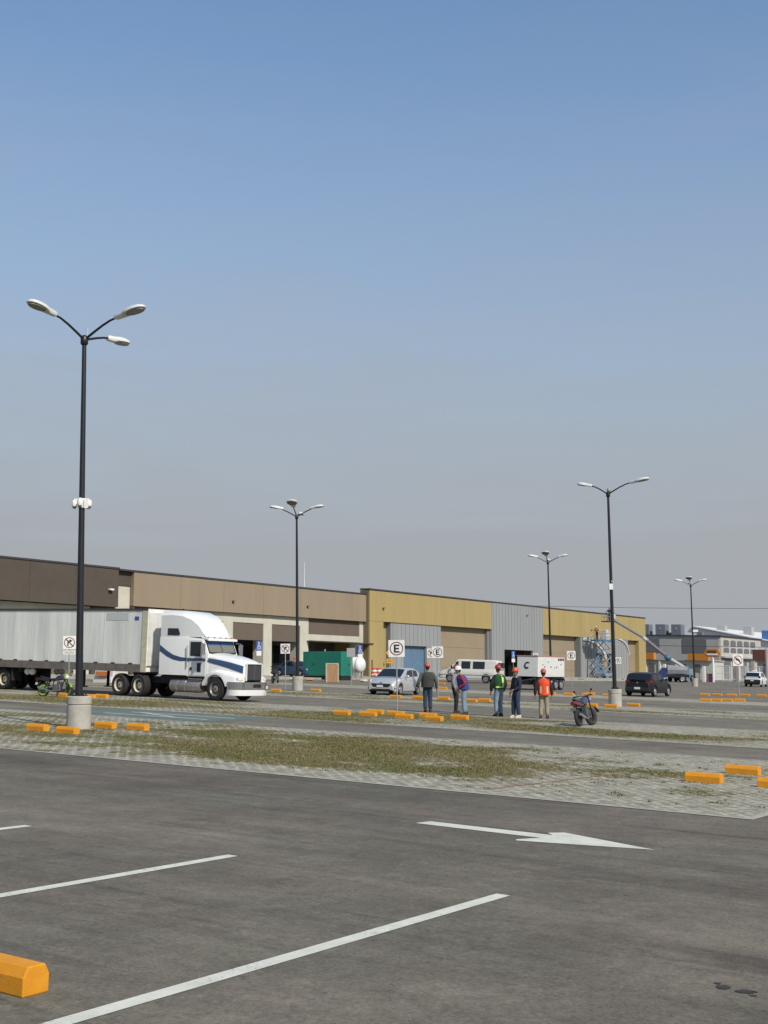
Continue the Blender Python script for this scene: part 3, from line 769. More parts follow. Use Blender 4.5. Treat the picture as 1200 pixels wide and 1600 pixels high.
# overhead cables on the horizon
def cable(name, label, p0, p1, sag, r):
    pts = []
    for k in range(25):
        t = k / 24; p = p0.lerp(p1, t); p.z -= sag * 4 * t * (1 - t); pts.append(p)
    o = MB().tube(pts, r, 5).build(name, M_COPING); tag(o, label, 'cable')
cable('power_cable', 'thin high power cable crossing the sky above the right end of the ochre store', L(300, 165, 17.3), L(300, 40, 16.9), 0.8, .05)
cable('power_cable', 'dark cable slung low in front of the grey two storey block', L(178.5, 78, 5.0), L(170, 40, 5.0), 0.12, .035)

# ------------------------------------------------------------------ lamp posts
M_LENS = mat('lamp_lens', (0.17, 0.155, 0.13), 0.35, var=0.1)
M_SHELL = mat('lamp_shell', (0.62, 0.62, 0.56), 0.45, var=0.08)
M_JOINT = mat('groove', (0.13, 0.12, 0.10), 0.9)
def lamp_post(u, v, label, angles, lean, extras=(), arm_l=1.2, head_l=1.0):
    p = L(u, v)
    t = thing('lamp_post', label, 'lamp post', p, 0, 'black lamp posts on concrete pedestals')
    b = MB(); b.lathe([(.305, -.3), (.305, .575), (.29, .585), (.29, .61), (.312, .62), (.312, .79), (.295, .81), (0, .81)], n=32); b.build('pedestal', M_CONC, t, smooth=True)
    b = MB(); b.box((0, 0, .825), (.34, .34, .03))
    for sx in (-1, 1):
        for sy in (-1, 1): b.lathe([(.018, .84), (.018, .90), (0, .905)], (sx * .13, sy * .13, 0), 6)
    b.build('base_plate', M_BLACK, t)
    le = Matrix.Rotation(lean, 3, 'Y')
    b = MB(xf=lambda q: le @ Vector(q)); b.tube([(0, 0, .84), (0, 0, 4.0), (0, 0, 10.0)], [.098, .083, .056], 16); b.lathe([(.07, 9.88), (.10, 9.92), (.10, 10.08), (.05, 10.14), (0, 10.14)], n=16)
    b.build('pole', M_BLACK, t, smooth=True)
    top = le @ Vector((0, 0, 10.0))
    for ang, sc, flat, *wide in angles:
        wd_ = wide[0] if wide else 1.0
        c, s = math.cos(R(ang)), math.sin(R(ang))
        def xf(q, c=c, s=s, sc=sc): return Vector((q[0] * c * sc - q[1] * s, q[0] * s * sc + q[1] * c, q[2])) + top
        k = flat
        pts = [(0, 0, .02), (.3, 0, .02 + .17 * k), (.62, 0, .02 + .34 * k), (.9, 0, .02 + .46 * k), (arm_l, 0, .02 + .53 * k)]
        b = MB(xf=xf); b.tube(pts, [.034, .033, .031, .029, .028], 8); b.build('arm', M_BLACK, t, smooth=True)
        tl = (0.14 if k > .6 else 0.0) + (.22 if wide else 0)
        z0 = .02 + .53 * k
        def hx(q, xf=xf, tl=tl, z0=z0): return xf((arm_l - .12 + q[0] * math.cos(tl) - q[2] * math.sin(tl), q[1], z0 + q[0] * math.sin(tl) + q[2] * math.cos(tl)))
        b = MB(xf=hx)
        rings = []
        for x, w_, zt, zb in ((0, .05, .05, -.05), (.05, .075, .07, -.065), (.28, .085, .075, -.07), (.36, .12, .085, -.06), (.5, .17, .095, -.045), (.7, .19, .095, -.035), (.88, .165, .08, -.03), (.98, .10, .05, -.025), (1.02, .03, .015, -.02)):
            x *= head_l; w_ *= wd_
            rings.append([(x, -w_, zb * .6), (x, -w_ * .92, zt * .55), (x, -w_ * .5, zt), (x, w_ * .5, zt), (x, w_ * .92, zt * .55), (x, w_, zb * .6), (x, w_ * .8, zb), (x, -w_ * .8, zb)])
        b.loft(rings); h = b.build('lamp_head', M_SHELL, t, smooth=True, angle=50)
        b = MB(xf=hx); ring = [(.69 * head_l + .29 * math.cos(2 * PI * i / 24), .155 * wd_ * math.sin(2 * PI * i / 24)) for i in range(24)]
        b.prism(ring, -.065, -.038, 'z'); b.build('lens', M_LENS, h)
    for e in extras: e(t, le)
    return t
def cam_cluster(t, le):
    b = MB(xf=lambda q: le @ Vector(q)); b.lathe([(.10, 5.60), (.10, 5.84)], n=12)
    b.span((-.19, -.03, 5.78), (.19, .03, 5.84)); b.span((-.03, -.19, 5.78), (.03, .19, 5.84)); b.box((.13, -.06, 5.7), (.1, .1, .24)); b.build('camera_bracket', M_WHITE, t)
    for x, y in ((-.19, 0), (.19, 0), (0, -.20), (.13, .13)):
        b = MB(xf=lambda q: le @ Vector(q)); b.lathe([(.062, 5.64), (.07, 5.68), (.07, 5.76), (.05, 5.80), (0, 5.80)], (x, y, 0), 12); b.ellipsoid((x, y, 5.64), (.056, .056, .065), 1, 12, 8)
        b.build('dome_camera', [M_WHITE, M_SMOKE], t, smooth=True)
def white_box(t, le):
    b = MB(xf=lambda q: le @ Vector(q)); b.box((-.05, -.13, 5.6), (.2, .16, .28)); b.tube([(0, -.1, 5.82), (0, -.24, 5.86)], .03, 6); b.build('junction_box', M_WHITE, t, bevel=.015)
def small_sensor(t, le):
    b = MB(xf=lambda q: le @ Vector(q)); b.ellipsoid((.02, -.12, 10.2), (.1, .1, .12)); b.tube([(0, 0, 10.05), (.02, -.12, 10.2)], .02, 6); b.build('sensor', M_GREYMETAL, t, smooth=True)
def whip(t, le):
    b = MB(xf=lambda q: le @ Vector(q)); b.tube([(.08, 0, 10.1), (.08, 0, 10.35)], .012, 5); b.build('rod', M_STEEL, t)
def side_box(t, le):
    b = MB(xf=lambda q: le @ Vector(q)); b.box((.25, -.1, 5.5), (.5, .25, .22)); b.build('junction_box', M_WHITE, t)
lamp_post(22.0, 24.3, 'nearest lamp post, with three lamp heads and a ring of white dome cameras', [(236, .90, .86), (-32, 1.0, .84), (57, .76, .45)], -.013, (cam_cluster, whip))
lamp_post(56.9, 44.75, 'lamp post with four heads in front of the brown store, beside the green generator', [(-10, .95, .95), (172, .95, .95), (258, .75, 1.0, 1.75), (82, .9, .6)], -.013, arm_l=.95, head_l=.85)
lamp_post(54.9, 24.3, 'tall two headed lamp post just left of the black hatchback, white box on pole', [(-30, .98, .92), (150, .74, .88)], -.013, (white_box, small_sensor))
lamp_post(91.1, 45.8, 'lamp post behind the white generator trailer, before the grey metal facade', [(-10, .95, .95), (172, .95, .95), (252, .75, 1.0, 1.75), (82, .9, .6)], -.013, arm_l=.95, head_l=.85)
lamp_post(121.0, 45.0, 'farthest lamp post, standing in front of the grey two storey block', [(-10, .95, .95), (172, .95, .95), (248, .75, 1.0, 1.75), (82, .9, .6)], -.013, (side_box,), arm_l=.95, head_l=.85)

# ------------------------------------------------------------------ wheel stops
M_STOP = worn_mat('orange_paint', (0.66, 0.262, 0.008), (0.24, 0.17, 0.10), 16, 0.62, 0.74, 0.7)
stop_mesh = MB()
stop_mesh.prism([(-.095, 0), (.095, 0), (.095, .105), (.062, .165), (-.062, .165), (-.095, .105)], -.31, .31)
first = []
def wheel_stop(u, v, label, da=0.0, length=1.0):
    if not first:
        o = stop_mesh.build('wheel_stop', M_STOP, bevel=.008); first.append(o)
    else:
        o = first[0].copy(); C.objects.link(o)
    o.location = L(u, v, 0.0)
    o.rotation_euler = (TM.to_3x3() @ Matrix.Rotation(AZU + da, 3, 'Z')).to_euler()
    o.scale = (1, length, 1)
    tag(o, label, 'wheel stop', 'orange wheel stops of the parking bays')
ORD = ['first', 'second', 'third', 'fourth', 'fifth', 'sixth', 'seventh', 'eighth', 'ninth', 'tenth']
rs = random.Random(5)
def stops(lst, text):
    for i, (u, v) in enumerate(lst): wheel_stop(u, v, text % (ORD[i],), rs.uniform(-.05, .05))
wheel_stop(4.97, 6.09, 'nearest orange wheel stop, cut by the left edge of the photo')
wheel_stop(20.55, 24.12, 'leftmost orange wheel stop in front of the nearest lamp pedestal')
wheel_stop(20.40, 22.90, 'orange wheel stop touching the left foot of the nearest lamp pedestal')
wheel_stop(22.65, 24.02, 'orange wheel stop just right of the nearest lamp pedestal', .03)
wheel_stop(22.80, 23.02, 'second orange wheel stop to the right of the nearest lamp pedestal')
wheel_stop(20.90, 7.66, 'orange wheel stop on the pale pavers, left one of the three at the right edge')
wheel_stop(23.10, 7.72, 'orange wheel stop farthest back of the three at the right edge')
wheel_stop(20.90, 6.42, 'orange wheel stop cut by the right edge of the photo')
stops([(34.75, 25.4), (34.95, 24.45), (36.6, 25.3), (36.4, 24.3), (34.8, 22.9), (36.2, 22.85), (34.5, 21.55), (36.1, 21.55)], '%s orange wheel stop of the row under the largest letter E sign')
stops([(53.3, 43.4), (56.2, 42.9)], '%s orange wheel stop by the lamp post near the green generator')
stops([(52.3, 34.9), (52.5, 33.7), (53.1, 32.6), (52.0, 30.4), (53.3, 30.4)], '%s orange wheel stop of the row before the silver hatchback')
stops([(53.1, 24.7), (53.1, 23.7), (56.1, 23.9)], '%s orange wheel stop at the foot of the two headed lamp post')
stops([(36.3, 39.5), (37.1, 39.6), (36.2, 41.0), (61.5, 57.0)], '%s orange wheel stop near the truck drive wheels')
stops([(69.5, 35.0), (70.4, 34.2), (71.3, 33.4), (71.9, 32.3), (73.2, 34.1)], '%s orange wheel stop of the row under the generator trailer wheels')
stops([(69.7, 25.3), (70.6, 25.0), (71.6, 24.7), (72.6, 24.3)], '%s orange wheel stop of the near row below the no left turn sign')
stops([(83.6, 30.4), (84.4, 29.8), (85.3, 29.1), (86.3, 28.5), (87.1, 27.6), (88.0, 26.8)], '%s orange wheel stop of the far row below the no left turn sign')
stops([(72.2, 44.4), (87.5, 53.9), (88.6, 52.6), (96.5, 52.8), (98.4, 52.0), (100.3, 51.2)], '%s orange wheel stop of the scattered row in front of the white van')

# ------------------------------------------------------------------ signs
M_SIGN = mat('sign_white', (0.66, 0.65, 0.61), 0.5, var=0.06, scale=6)
M_RED = mat('sign_red', (0.13, 0.016, 0.020), 0.5)
M_INK = mat('sign_black', (0.010, 0.010, 0.010), 0.5)
M_SBLUE = mat('sign_blue', (0.03, 0.09, 0.36), 0.5)
M_SYEL = mat('sign_yellow', (0.55, 0.28, 0.015), 0.5)
def ring_pts(b, r0, r1, cz, y, m, n=32):
    vs = []; fs = []
    for k in range(n):
        t = 2 * PI * k / n
        vs += [(r0 * math.cos(t), y, cz + r0 * math.sin(t)), (r1 * math.cos(t), y, cz + r1 * math.sin(t))]
    for k in range(n):
        k2 = (k + 1) % n; fs.append((2 * k, 2 * k + 1, 2 * k2 + 1, 2 * k2))
    b.add(vs, fs, m)
def poly(b, pts, y, m, th=.003): b.prism(pts, y, y + th, 'y', m)
def text_mesh(txt, size, name, m, parent, loc, rot):
    cu = bpy.data.curves.new(name, 'FONT'); cu.body = txt; cu.size = size; cu.align_x = 'CENTER'; cu.align_y = 'CENTER'; cu.extrude = .002
    tmp = bpy.data.objects.new(name, cu); C.objects.link(tmp)
    me = bpy.data.meshes.new_from_object(tmp.evaluated_get(bpy.context.evaluated_depsgraph_get()))
    C.objects.unlink(tmp); bpy.data.objects.remove(tmp)
    o = bpy.data.objects.new(name, me); C.objects.link(o); me.materials.append(m); o.parent = parent; o.location = loc; o.rotation_euler = rot
    return o
def sign(u, v, kind, label, a=0.0, hc=2.33, s=.6, post_top=None, xy=None, group='traffic signs on thin posts', name='traffic_sign', cat='sign'):
    p = L(u, v) if xy is None else Vector((xy[0], xy[1], gz(xy[0])))
    t = thing(name, label, cat, p, a, group)
    le = Matrix.Rotation(-.013, 3, 'Y'); xf = lambda q: le @ Vector(q)
    b = MB(xf); b.tube([(0, .03, -.2), (0, .03, post_top or hc + s * .45)], .026, 8); b.build('post', M_STEEL, t)
    hs = s / 2
    if kind == 'blue':
        b = MB(xf); b.span((-.22, -.006, 2.35), (.22, .006, 3.15)); pl = b.build('plate', M_SBLUE, t)
        b = MB(xf); ring_pts(b, .10, .14, 2.58, -.010, 0, 20); ring_pts(b, 0, .05, 3.02, -.010, 0, 12)
        poly(b, [(-.03, 2.95), (.03, 2.95), (.04, 2.72), (.13, 2.72), (.17, 2.52), (.12, 2.5), (.08, 2.66), (-.03, 2.66)], -.010, 0); b.build('emblem', M_SIGN, pl)
        b = MB(xf); b.span((-.22, -.006, 1.92), (.22, .006, 2.32)); b.build('plate', M_SIGN, t)
        return t
    if kind == 'warn':
        b = MB(xf); poly(b, [(0, hc - .42), (.42, hc), (0, hc + .42), (-.42, hc)], -.006, 0, .012); pl = b.build('plate', M_SYEL, t)
        b = MB(xf); poly(b, [(-.05, hc - .2), (.05, hc - .2), (.03, hc + .05), (.14, hc + .05), (0, hc + .24), (-.14, hc + .05), (-.03, hc + .05)], -.010, 0); b.build('emblem', M_INK, pl)
        b = MB(xf); b.span((-.36, -.006, hc - 1.05), (.36, .006, hc - .6)); pl = b.build('plate', M_SYEL, t)
        b = MB(xf)
        for k in range(2): b.span((-.25, -.0095, hc - .92 + k * .16), (.25, -.0085, hc - .87 + k * .16))
        b.build('lettering', M_INK, pl)
        return t
    b = MB(xf); b.prism([(-hs, hc - hs * 1.04), (hs, hc - hs * 1.04), (hs, hc + hs * 1.04), (-hs, hc + hs * 1.04)], -.006, .006, 'y'); pl = b.build('plate', M_SIGN if kind != 'back' else mat('sign_back', (.30, .30, .29), .5, .2), t, bevel=.004)
    if kind == 'back': return t
    k = s / .6
    b = MB(xf); ring_pts(b, .213 * k, .25 * k, hc, -.010, 0); b.build('ring', M_RED, pl)
    b = MB(xf)
    if kind == 'E':
        w_ = .036 * k
        poly(b, [(-.10 * k, hc - .15 * k), (.11 * k, hc - .15 * k), (.11 * k, hc - .09 * k), (-.03 * k, hc - .09 * k), (-.03 * k, hc - .03 * k), (.09 * k, hc - .03 * k), (.09 * k, hc + .03 * k), (-.03 * k, hc + .03 * k), (-.03 * k, hc + .09 * k), (.11 * k, hc + .09 * k), (.11 * k, hc + .15 * k), (-.10 * k, hc + .15 * k)], -.0105, 0)
        b.build('letter', M_INK, pl)
    elif kind in ('turn', 'left'):
        sgn = 1 if kind == 'turn' else -1
        P = lambda pts: [(x * k * sgn, hc + z * k) for x, z in pts]
        if kind == 'turn':
            poly(b, P([(-.10, -.16), (-.04, -.16), (-.04, -.02), (-.02, .03), (.02, .05), (.02, 0), (.13, .085), (.02, .17), (.02, .115), (-.05, .10), (-.10, .02)]), -.0105, 0)
        else:
            poly(b, P([(-.13, -.13), (-.07, -.15), (-.06, -.04), (0.0, .02), (.03, .02), (.03, -.05), (.17, .055), (.03, .15), (.03, .08), (-.05, .07), (-.12, -.02)]), -.0105, 0)
        b.build('arrow', M_INK, pl)
        b = MB(xf); d = .19 * k; w_ = .018 * k
        poly(b, [(-d - w_, hc + d - w_), (-d + w_, hc + d + w_), (d + w_, hc - d + w_), (d - w_, hc - d - w_)], -.013, 0, .002); b.build('slash', M_RED, pl)
    return t
sign(38.65, 25.73, 'E', 'largest white letter E parking sign, in front of the silver hatchback', .04)
sign(57.97, 35.93, 'E', 'white letter E parking sign between the man in grey and the white van', 0, 2.37)
sign(72.78, 45.62, 'turn', 'white no turn sign half hidden behind the second letter E sign', 0, 2.4)
sign(94.35, 45.54, 'E', 'white letter E parking sign right of the white generator trailer', .1, 2.6, .72)
t = sign(36.9, 41.42, 'turn', 'white no turn sign with a small exit plate before the white trailer', .35, 2.28, .54)
b = MB(xf=lambda q: Matrix.Rotation(-.013, 3, 'Y') @ Vector(q)); b.span((-.25, -.006, 1.78), (.25, .006, 1.93)); pl = b.build('exit_plate', M_SIGN, t)
text_mesh('SALIDA', .125, 'lettering', M_INK, pl, (-.024, -.010, 1.855), (R(90), 0, 0))
sign(58.14, 46.63, 'turn', 'white no turn sign between the truck grille and the lamp pedestal', 0, 2.38, .56)
sign(72.7, 24.34, 'left', 'white no left turn sign on the right, in front of the railing gate', .15, 2.4, .64)
sign(72.4, 52.11, 'back', 'grey back of a sign standing before the white tank', .1, 2.32)
sign(105.5, 54.6, 'turn', 'small white sign rising over the roof of the white generator trailer', .1, 2.55, .5)
sign(153.6, 67.4, 'turn', 'far white sign right of the tall two headed lamp post, against a tan panel', .1, 2.5, .8)
sign(82.3, 68.9, 'blue', 'blue wheelchair parking sign above the bonnet of the truck', .5, post_top=2.9, group='blue wheelchair parking signs')
sign(96.6, 68.5, 'blue', 'blue wheelchair parking sign beside the white tank', .5, post_top=2.9, group='blue wheelchair parking signs')
sign(123.5, 66.7, 'blue', 'blue wheelchair parking sign in the doorway of the grey metal facade', .5, post_top=2.9, group='blue wheelchair parking signs')
sign(106.9, 72.1, 'warn', 'yellow diamond warning sign beside the ochre pier, left of the blue shutter', .5, 2.55, post_top=2.7)
sign(155.4, 70.2, 'warn', 'orange diamond warning sign before the blue door by the scissor lift', .5, 2.6, post_top=2.7)

# ------------------------------------------------------------------ vehicles
M_TYRE = mat('tyre_rubber', (0.018, 0.017, 0.016), 0.85, var=0.3, scale=12)
M_RIM = mat('alloy', (0.45, 0.45, 0.46), 0.35, 0.7)
M_CREAMRIM = mat('cream_rim', (0.55, 0.50, 0.38), 0.6, var=0.25, scale=9)
M_RIMDARK = mat('rim_shade', (0.11, 0.095, 0.075), 0.8, var=0.3, scale=9)  # shade in the rim dish and hub, put in as dark brown
M_CHROME = mat('chrome', (0.60, 0.60, 0.60), 0.18, 0.95, var=0.1, scale=6)
M_UNDER = mat('underbody', (0.012, 0.012, 0.012), 0.9)
M_LAMPW = mat('headlamp', (0.62, 0.62, 0.62), 0.12, var=0.1)
M_LAMPR = mat('tail_lamp', (0.14, 0.010, 0.010), 0.3)
M_PLATE = mat('number_plate', (0.60, 0.60, 0.58), 0.5)
M_AMBER = mat('amber', (0.60, 0.22, 0.01), 0.3)
def wheel(parent, x, y, r, w, rim=None, out=1, spokes=5, name='wheel', dish=False):
    """axis along y; out is the outward side"""
    b = MB(); h = w / 2
    b.lathe([(r * .60, -h * .9), (r * .86, -h), (r * .97, -h * .8), (r, -h * .45), (r, h * .45), (r * .97, h * .8), (r * .86, h), (r * .60, h * .9)], (x, y, r), 28, 'y', 0, False)
    t = b.build(name, M_TYRE, parent, smooth=True)
    b = MB(); o = out
    if dish:
        b.lathe([(r * .62, h * .90 * o), (r * .57, h * .86 * o), (r * .53, h * .55 * o)], (x, y, r), 24, 'y', 0, False); b.lathe([(r * .53, h * .55 * o), (r * .48, h * .1 * o), (r * .31, h * .05 * o)], (x, y, r), 24, 'y', 1, False); b.lathe([(r * .31, h * .05 * o), (r * .29, h * .45 * o), (r * .17, h * .6 * o), (r * .12, h * .62 * o)], (x, y, r), 24, 'y', 0, False); b.lathe([(r * .12, h * .62 * o), (0, h * .63 * o)], (x, y, r), 24, 'y', 1, False)
        for k in range(8):
            a = 2 * PI * k / 8; b.lathe([(r * .03, h * .05 * o), (r * .03, h * .3 * o), (0, h * .3 * o)], (x + r * .4 * math.cos(a), y, r + r * .4 * math.sin(a)), 6, 'y')
    else:
        b.lathe([(r * .62, h * .86 * o), (r * .60, h * .95 * o), (r * .55, h * .85 * o), (r * .54, h * .3 * o), (0, h * .25 * o)], (x, y, r), 24, 'y')
        for k in range(spokes):
            a = 2 * PI * k / spokes; M = Matrix.Rotation(a, 3, 'Y')
            b.box(Vector((x, y + o * h * .72, r)) + M @ Vector((r * .32, 0, 0)), (r * .5, h * .3, r * .17), 0, M)
        b.lathe([(r * .14, h * .5 * o), (r * .13, h * .92 * o), (0, h * .95 * o)], (x, y, r), 12, 'y')
    b.build('rim', [rim or M_RIM, M_RIMDARK], t, smooth=True, angle=30)
    return t
def interp(tab, x):
    xs = [p[0] for p in tab]; ys = [p[1] for p in tab]
    return float(np.interp(x, xs, ys))
def smooth_interp(tab, x, w=.09):
    return (interp(tab, x - w) + 2 * interp(tab, x - w / 2) + 2 * interp(tab, x) + 2 * interp(tab, x + w / 2) + interp(tab, x + w)) / 8
def car(name, label, cat, loc, a, paint, Lg, Wd, belt, bonnet, roof, wx, wr, sill=.2, trim=None, side_glass=(), glass_top=.9, front=True, rim=None, group=None, rear_dark=False, inset=.16):
    """x forward from rear bumper 0 to nose Lg; belt/bonnet/roof tables of (x,z); wx = axle stations"""
    t = thing(name, label, cat, loc, a, group, tilt=True)
    hw = Wd / 2; ar = wr * 1.17
    def bottom(x):
        z = sill
        for w0 in wx:
            d = abs(x - w0)
            if d < ar: z = max(z, wr + math.sqrt(ar * ar - d * d) - .0)
        return z
    def width(x):
        e = min(x, Lg - x)
        k = 1 - .16 * max(0, 1 - e / .55) ** 2 - .05 * max(0, 1 - e / .12)
        return hw * k
    xs = sorted(set([0, .02, .06, .14, Lg - .14, Lg - .06, Lg - .02, Lg] + [round(.14 + (Lg - .28) * i / 56, 4) for i in range(57)] + [w0 + s * ar * f for w0 in wx for s in (-1, 1) for f in (1.0, .985, .93, .8)]))
    rings = []
    for x in xs:
        s = smooth_interp(belt, x); c = smooth_interp(bonnet, x); b_ = bottom(x); w_ = width(x)
        e = min(x, Lg - x); b_ = max(b_, sill + .10 * max(0, 1 - e / .12)); 
        if e < .12: s -= .05 * (1 - e / .12); c -= .06 * (1 - e / .12)
        s = max(s, b_ + .08); c = max(c, s)
        half = [(w_ * .93, b_), (w_ * .985, b_ + .06 * (s - b_)), (w_ * 1.0, b_ + .38 * (s - b_)), (w_ * .995, b_ + .62 * (s - b_)), (w_ * .965, b_ + .86 * (s - b_)), (w_ * .93, s), (w_ * .80, s + .55 * (c - s)), (w_ * .42, s + .92 * (c - s))]
        rings.append([(x, -y, z) for y, z in half] + [(x, 0, c)] + [(x, y, z) for y, z in half[::-1]] + [(x, 0, b_)])
    nr = len(rings[0])
    bd = MB(); bd.loft(rings, mfun=lambda i, k: 1 if k in (nr - 1, nr - 2) else 0)
    bd.build('body', [paint, M_UNDER], t, smooth=True, angle=38)
    # greenhouse
    x0 = roof[0][0]; x1 = roof[-1][0]
    gx = [x0 + (x1 - x0) * i / 40 for i in range(41)]
    def rz(x): return max(smooth_interp(roof, x, .06), smooth_interp(belt, x) + .005)
    def side(x, f, off=0.0):
        s = smooth_interp(belt, x) - .02; r_ = rz(x) - .04; 
        y = width(x) * .93 - (width(x) * .93 - (hw - inset)) * min(1, f) * min(1, max(0, (r_ - s)) / .45) - .012
        return Vector((x, y + off, s + (r_ - s) * f))
    gr = []
    for x in gx:
        p1, p2, p3 = side(x, 0), side(x, .5), side(x, .93); r_ = rz(x)
        half = [tuple(p1), tuple(p2), tuple(p3), (x, p3.y * .88, r_ - .012), (x, p3.y * .5, r_)]
        gr.append([(q[0], -q[1], q[2]) for q in half] + [(x, 0, r_ + .008)] + half[::-1])
    gm = MB(); gm.loft(gr, closed=False, cap0=False, cap1=False)
    cab = gm.build('cabin', paint, t, smooth=True, angle=38)
    # side windows: ranges of x with top fraction
    for sg in (-1, 1):
        for (a0, a1, b0, b1) in side_glass:
            w = MB(); n = 8; vs = []; fs = []
            for i in range(n + 1):
                f = i / n
                for k in range(4):
                    h = k / 3; x = (a0 + (a1 - a0) * f) * (1 - h) + (b0 + (b1 - b0) * f) * h
                    p = side(x, .08 + .76 * h, .006); vs.append((p.x, p.y * sg, p.z))
            for i in range(n):
                for k in range(3): fs.append((i * 4 + k, i * 4 + k + 1, i * 4 + 5 + k, i * 4 + 4 + k))
            w.add(vs, fs); w.build('side_window', M_GLASS, cab, smooth=True)
    def top_glass(xa, xb, nm):
        w = MB(); vs = []; fs = []; n = 8
        for i in range(n + 1):
            x = xa + (xb - xa) * i / n; r_ = rz(x); p3 = side(x, .93)
            dz = (rz(x + .02) - rz(x - .02)) / .04; nx, nz_ = -dz, 1; l_ = math.hypot(nx, nz_)
            for k in range(-4, 5):
                f = k / 4; zz = r_ + .008 - (.02 if abs(k) == 4 else .008 * (abs(f) * 2) if abs(k) > 2 else 0)
                vs.append((x + nx / l_ * .009, p3.y * .9 * f, zz + nz_ / l_ * .009))
        for i in range(n):
            for k in range(8): fs.append((i * 9 + k, i * 9 + k + 1, i * 9 + 10 + k, i * 9 + 9 + k))
        w.add(vs, fs); w.build(nm, M_GLASS, cab, smooth=True)
    # windscreen and rear window lie on the sloping roof stations
    top_glass(roof[-2][0] + .06, x1 - .05, 'windscreen')
    top_glass(x0 + .04, roof[1][0] - .02, 'rear_window')
    for i, w0 in enumerate(wx):
        for sg in (-1, 1): wheel(t, w0, sg * (hw - .11), wr, .2, rim, sg)
    return t, side, width
def blob_part(parent, name, m, c, s, bevel=.02, rot=None, top=None):
    b = MB(); b.box(c, s, 0, rot, top); return b.build(name, m, parent, bevel=bevel, segs=2)

# silver hatchback, nose towards the camera on the left
M_SILVER = mat('silver_paint', (0.50, 0.50, 0.49), 0.34, 0.35, coat=0.4)
a_s = AZU + PI + R(11)
fr = L(55.75, 38.2)
fw = Vector((math.cos(a_s), math.sin(a_s), 0))
loc = fr - fw * 3.97; loc.z = gz(loc.x)
t, sd_, wd_ = car('hatchback', 'silver hatchback parked nose towards us beside the letter E sign', 'car', loc, a_s, M_SILVER, 3.97, 1.74,
    belt=[(0, .90), (.25, 1.0), (.6, 1.0), (2.75, .93), (3.2, .86), (3.7, .72), (3.97, .60)], bonnet=[(0, .92), (.3, 1.0), (2.7, .97), (3.2, .93), (3.65, .83), (3.97, .66)],
    roof=[(.04, .93), (.55, 1.38), (1.0, 1.455), (1.6, 1.475), (2.1, 1.42), (3.0, .95)], wx=(.72, 3.2), wr=.305, sill=.19,
    side_glass=((.62, 1.28, .72, 1.25), (1.36, 2.5, 1.33, 2.02)))
gb = MB(); rr = []
gb.prism([(-.58, .62), (.58, .62), (.50, .46), (.40, .42), (-.40, .42), (-.50, .46)], 3.925, 3.975, 'x'); gb.build('grille', M_UNDER, t, bevel=.01)
gb = MB(); gb.prism([(-.55, .34), (.55, .34), (.5, .24), (-.5, .24)], 3.90, 3.985, 'x'); gb.build('grille', M_UNDER, t, bevel=.01)
blob_part(t, 'number_plate', M_PLATE, (3.99, -.05, .48), (.02, .36, .11), .004)
for sg in (-1, 1):
    hb = MB(); hb.loft([[(3.86, sg * .58, .60), (3.84, sg * .60, .72), (3.80, sg * .74, .74), (3.80, sg * .76, .64)], [(3.35, sg * .80, .78), (3.35, sg * .78, .87), (3.33, sg * .82, .86), (3.33, sg * .85, .80)]]); hb.build('headlight', M_LAMPW, t, bevel=.01)
    fb_ = MB(); fb_.prism([(sg * .60, .36), (sg * .80, .40), (sg * .80, .33), (sg * .62, .28)], 3.70, 3.885, 'x'); fb_.build('fog_lamp', M_UNDER, t, bevel=.01)
    mb = MB(); mb.ellipsoid((2.55, sg * .96, 1.02), (.07, .12, .075)); mb.span((2.52, sg * .80, .95), (2.58, sg * .90, .99)); mb.build('mirror', M_SILVER, t, smooth=True)
    db = MB(); db.span((1.62, sg * .862, .80), (1.80, sg * .885, .825)); db.build('door_handle', M_SILVER, t)
    tb = MB(); tb.ellipsoid((.16, sg * .70, .95), (.14, .10, .14)); tb.build('tail_light', M_LAMPR, t, smooth=True)
blob_part(t, 'emblem', M_SBLUE, (3.945, 0, .67), (.02, .12, .05), .01)

# black hatchback seen from behind
M_BLACKP = mat('black_car_paint', (0.008, 0.009, 0.010), 0.42, spec=0.35, coat=0.12)
a_b = AZU + R(3)
fw = Vector((math.cos(a_b), math.sin(a_b), 0))
loc = L(74.2, 31.35)
t, sd_, wd_ = car('hatchback', 'black five door hatchback seen from behind, right of the two headed lamp post', 'car', loc, a_b, M_BLACKP, 4.2, 1.84,
    belt=[(0, .88), (.2, 1.02), (.6, 1.06), (2.9, .96), (3.4, .90), (3.9, .76), (4.2, .62)], bonnet=[(0, .92), (.3, 1.04), (2.85, 1.0), (3.4, .96), (3.9, .84), (4.2, .68)],
    roof=[(.06, .98), (.42, 1.44), (1.0, 1.50), (1.7, 1.52), (2.2, 1.47), (3.1, 1.0)], wx=(.78, 3.35), wr=.32, sill=.22,
    side_glass=((.60, 1.42, .72, 1.38), (1.50, 2.65, 1.46, 2.12)))
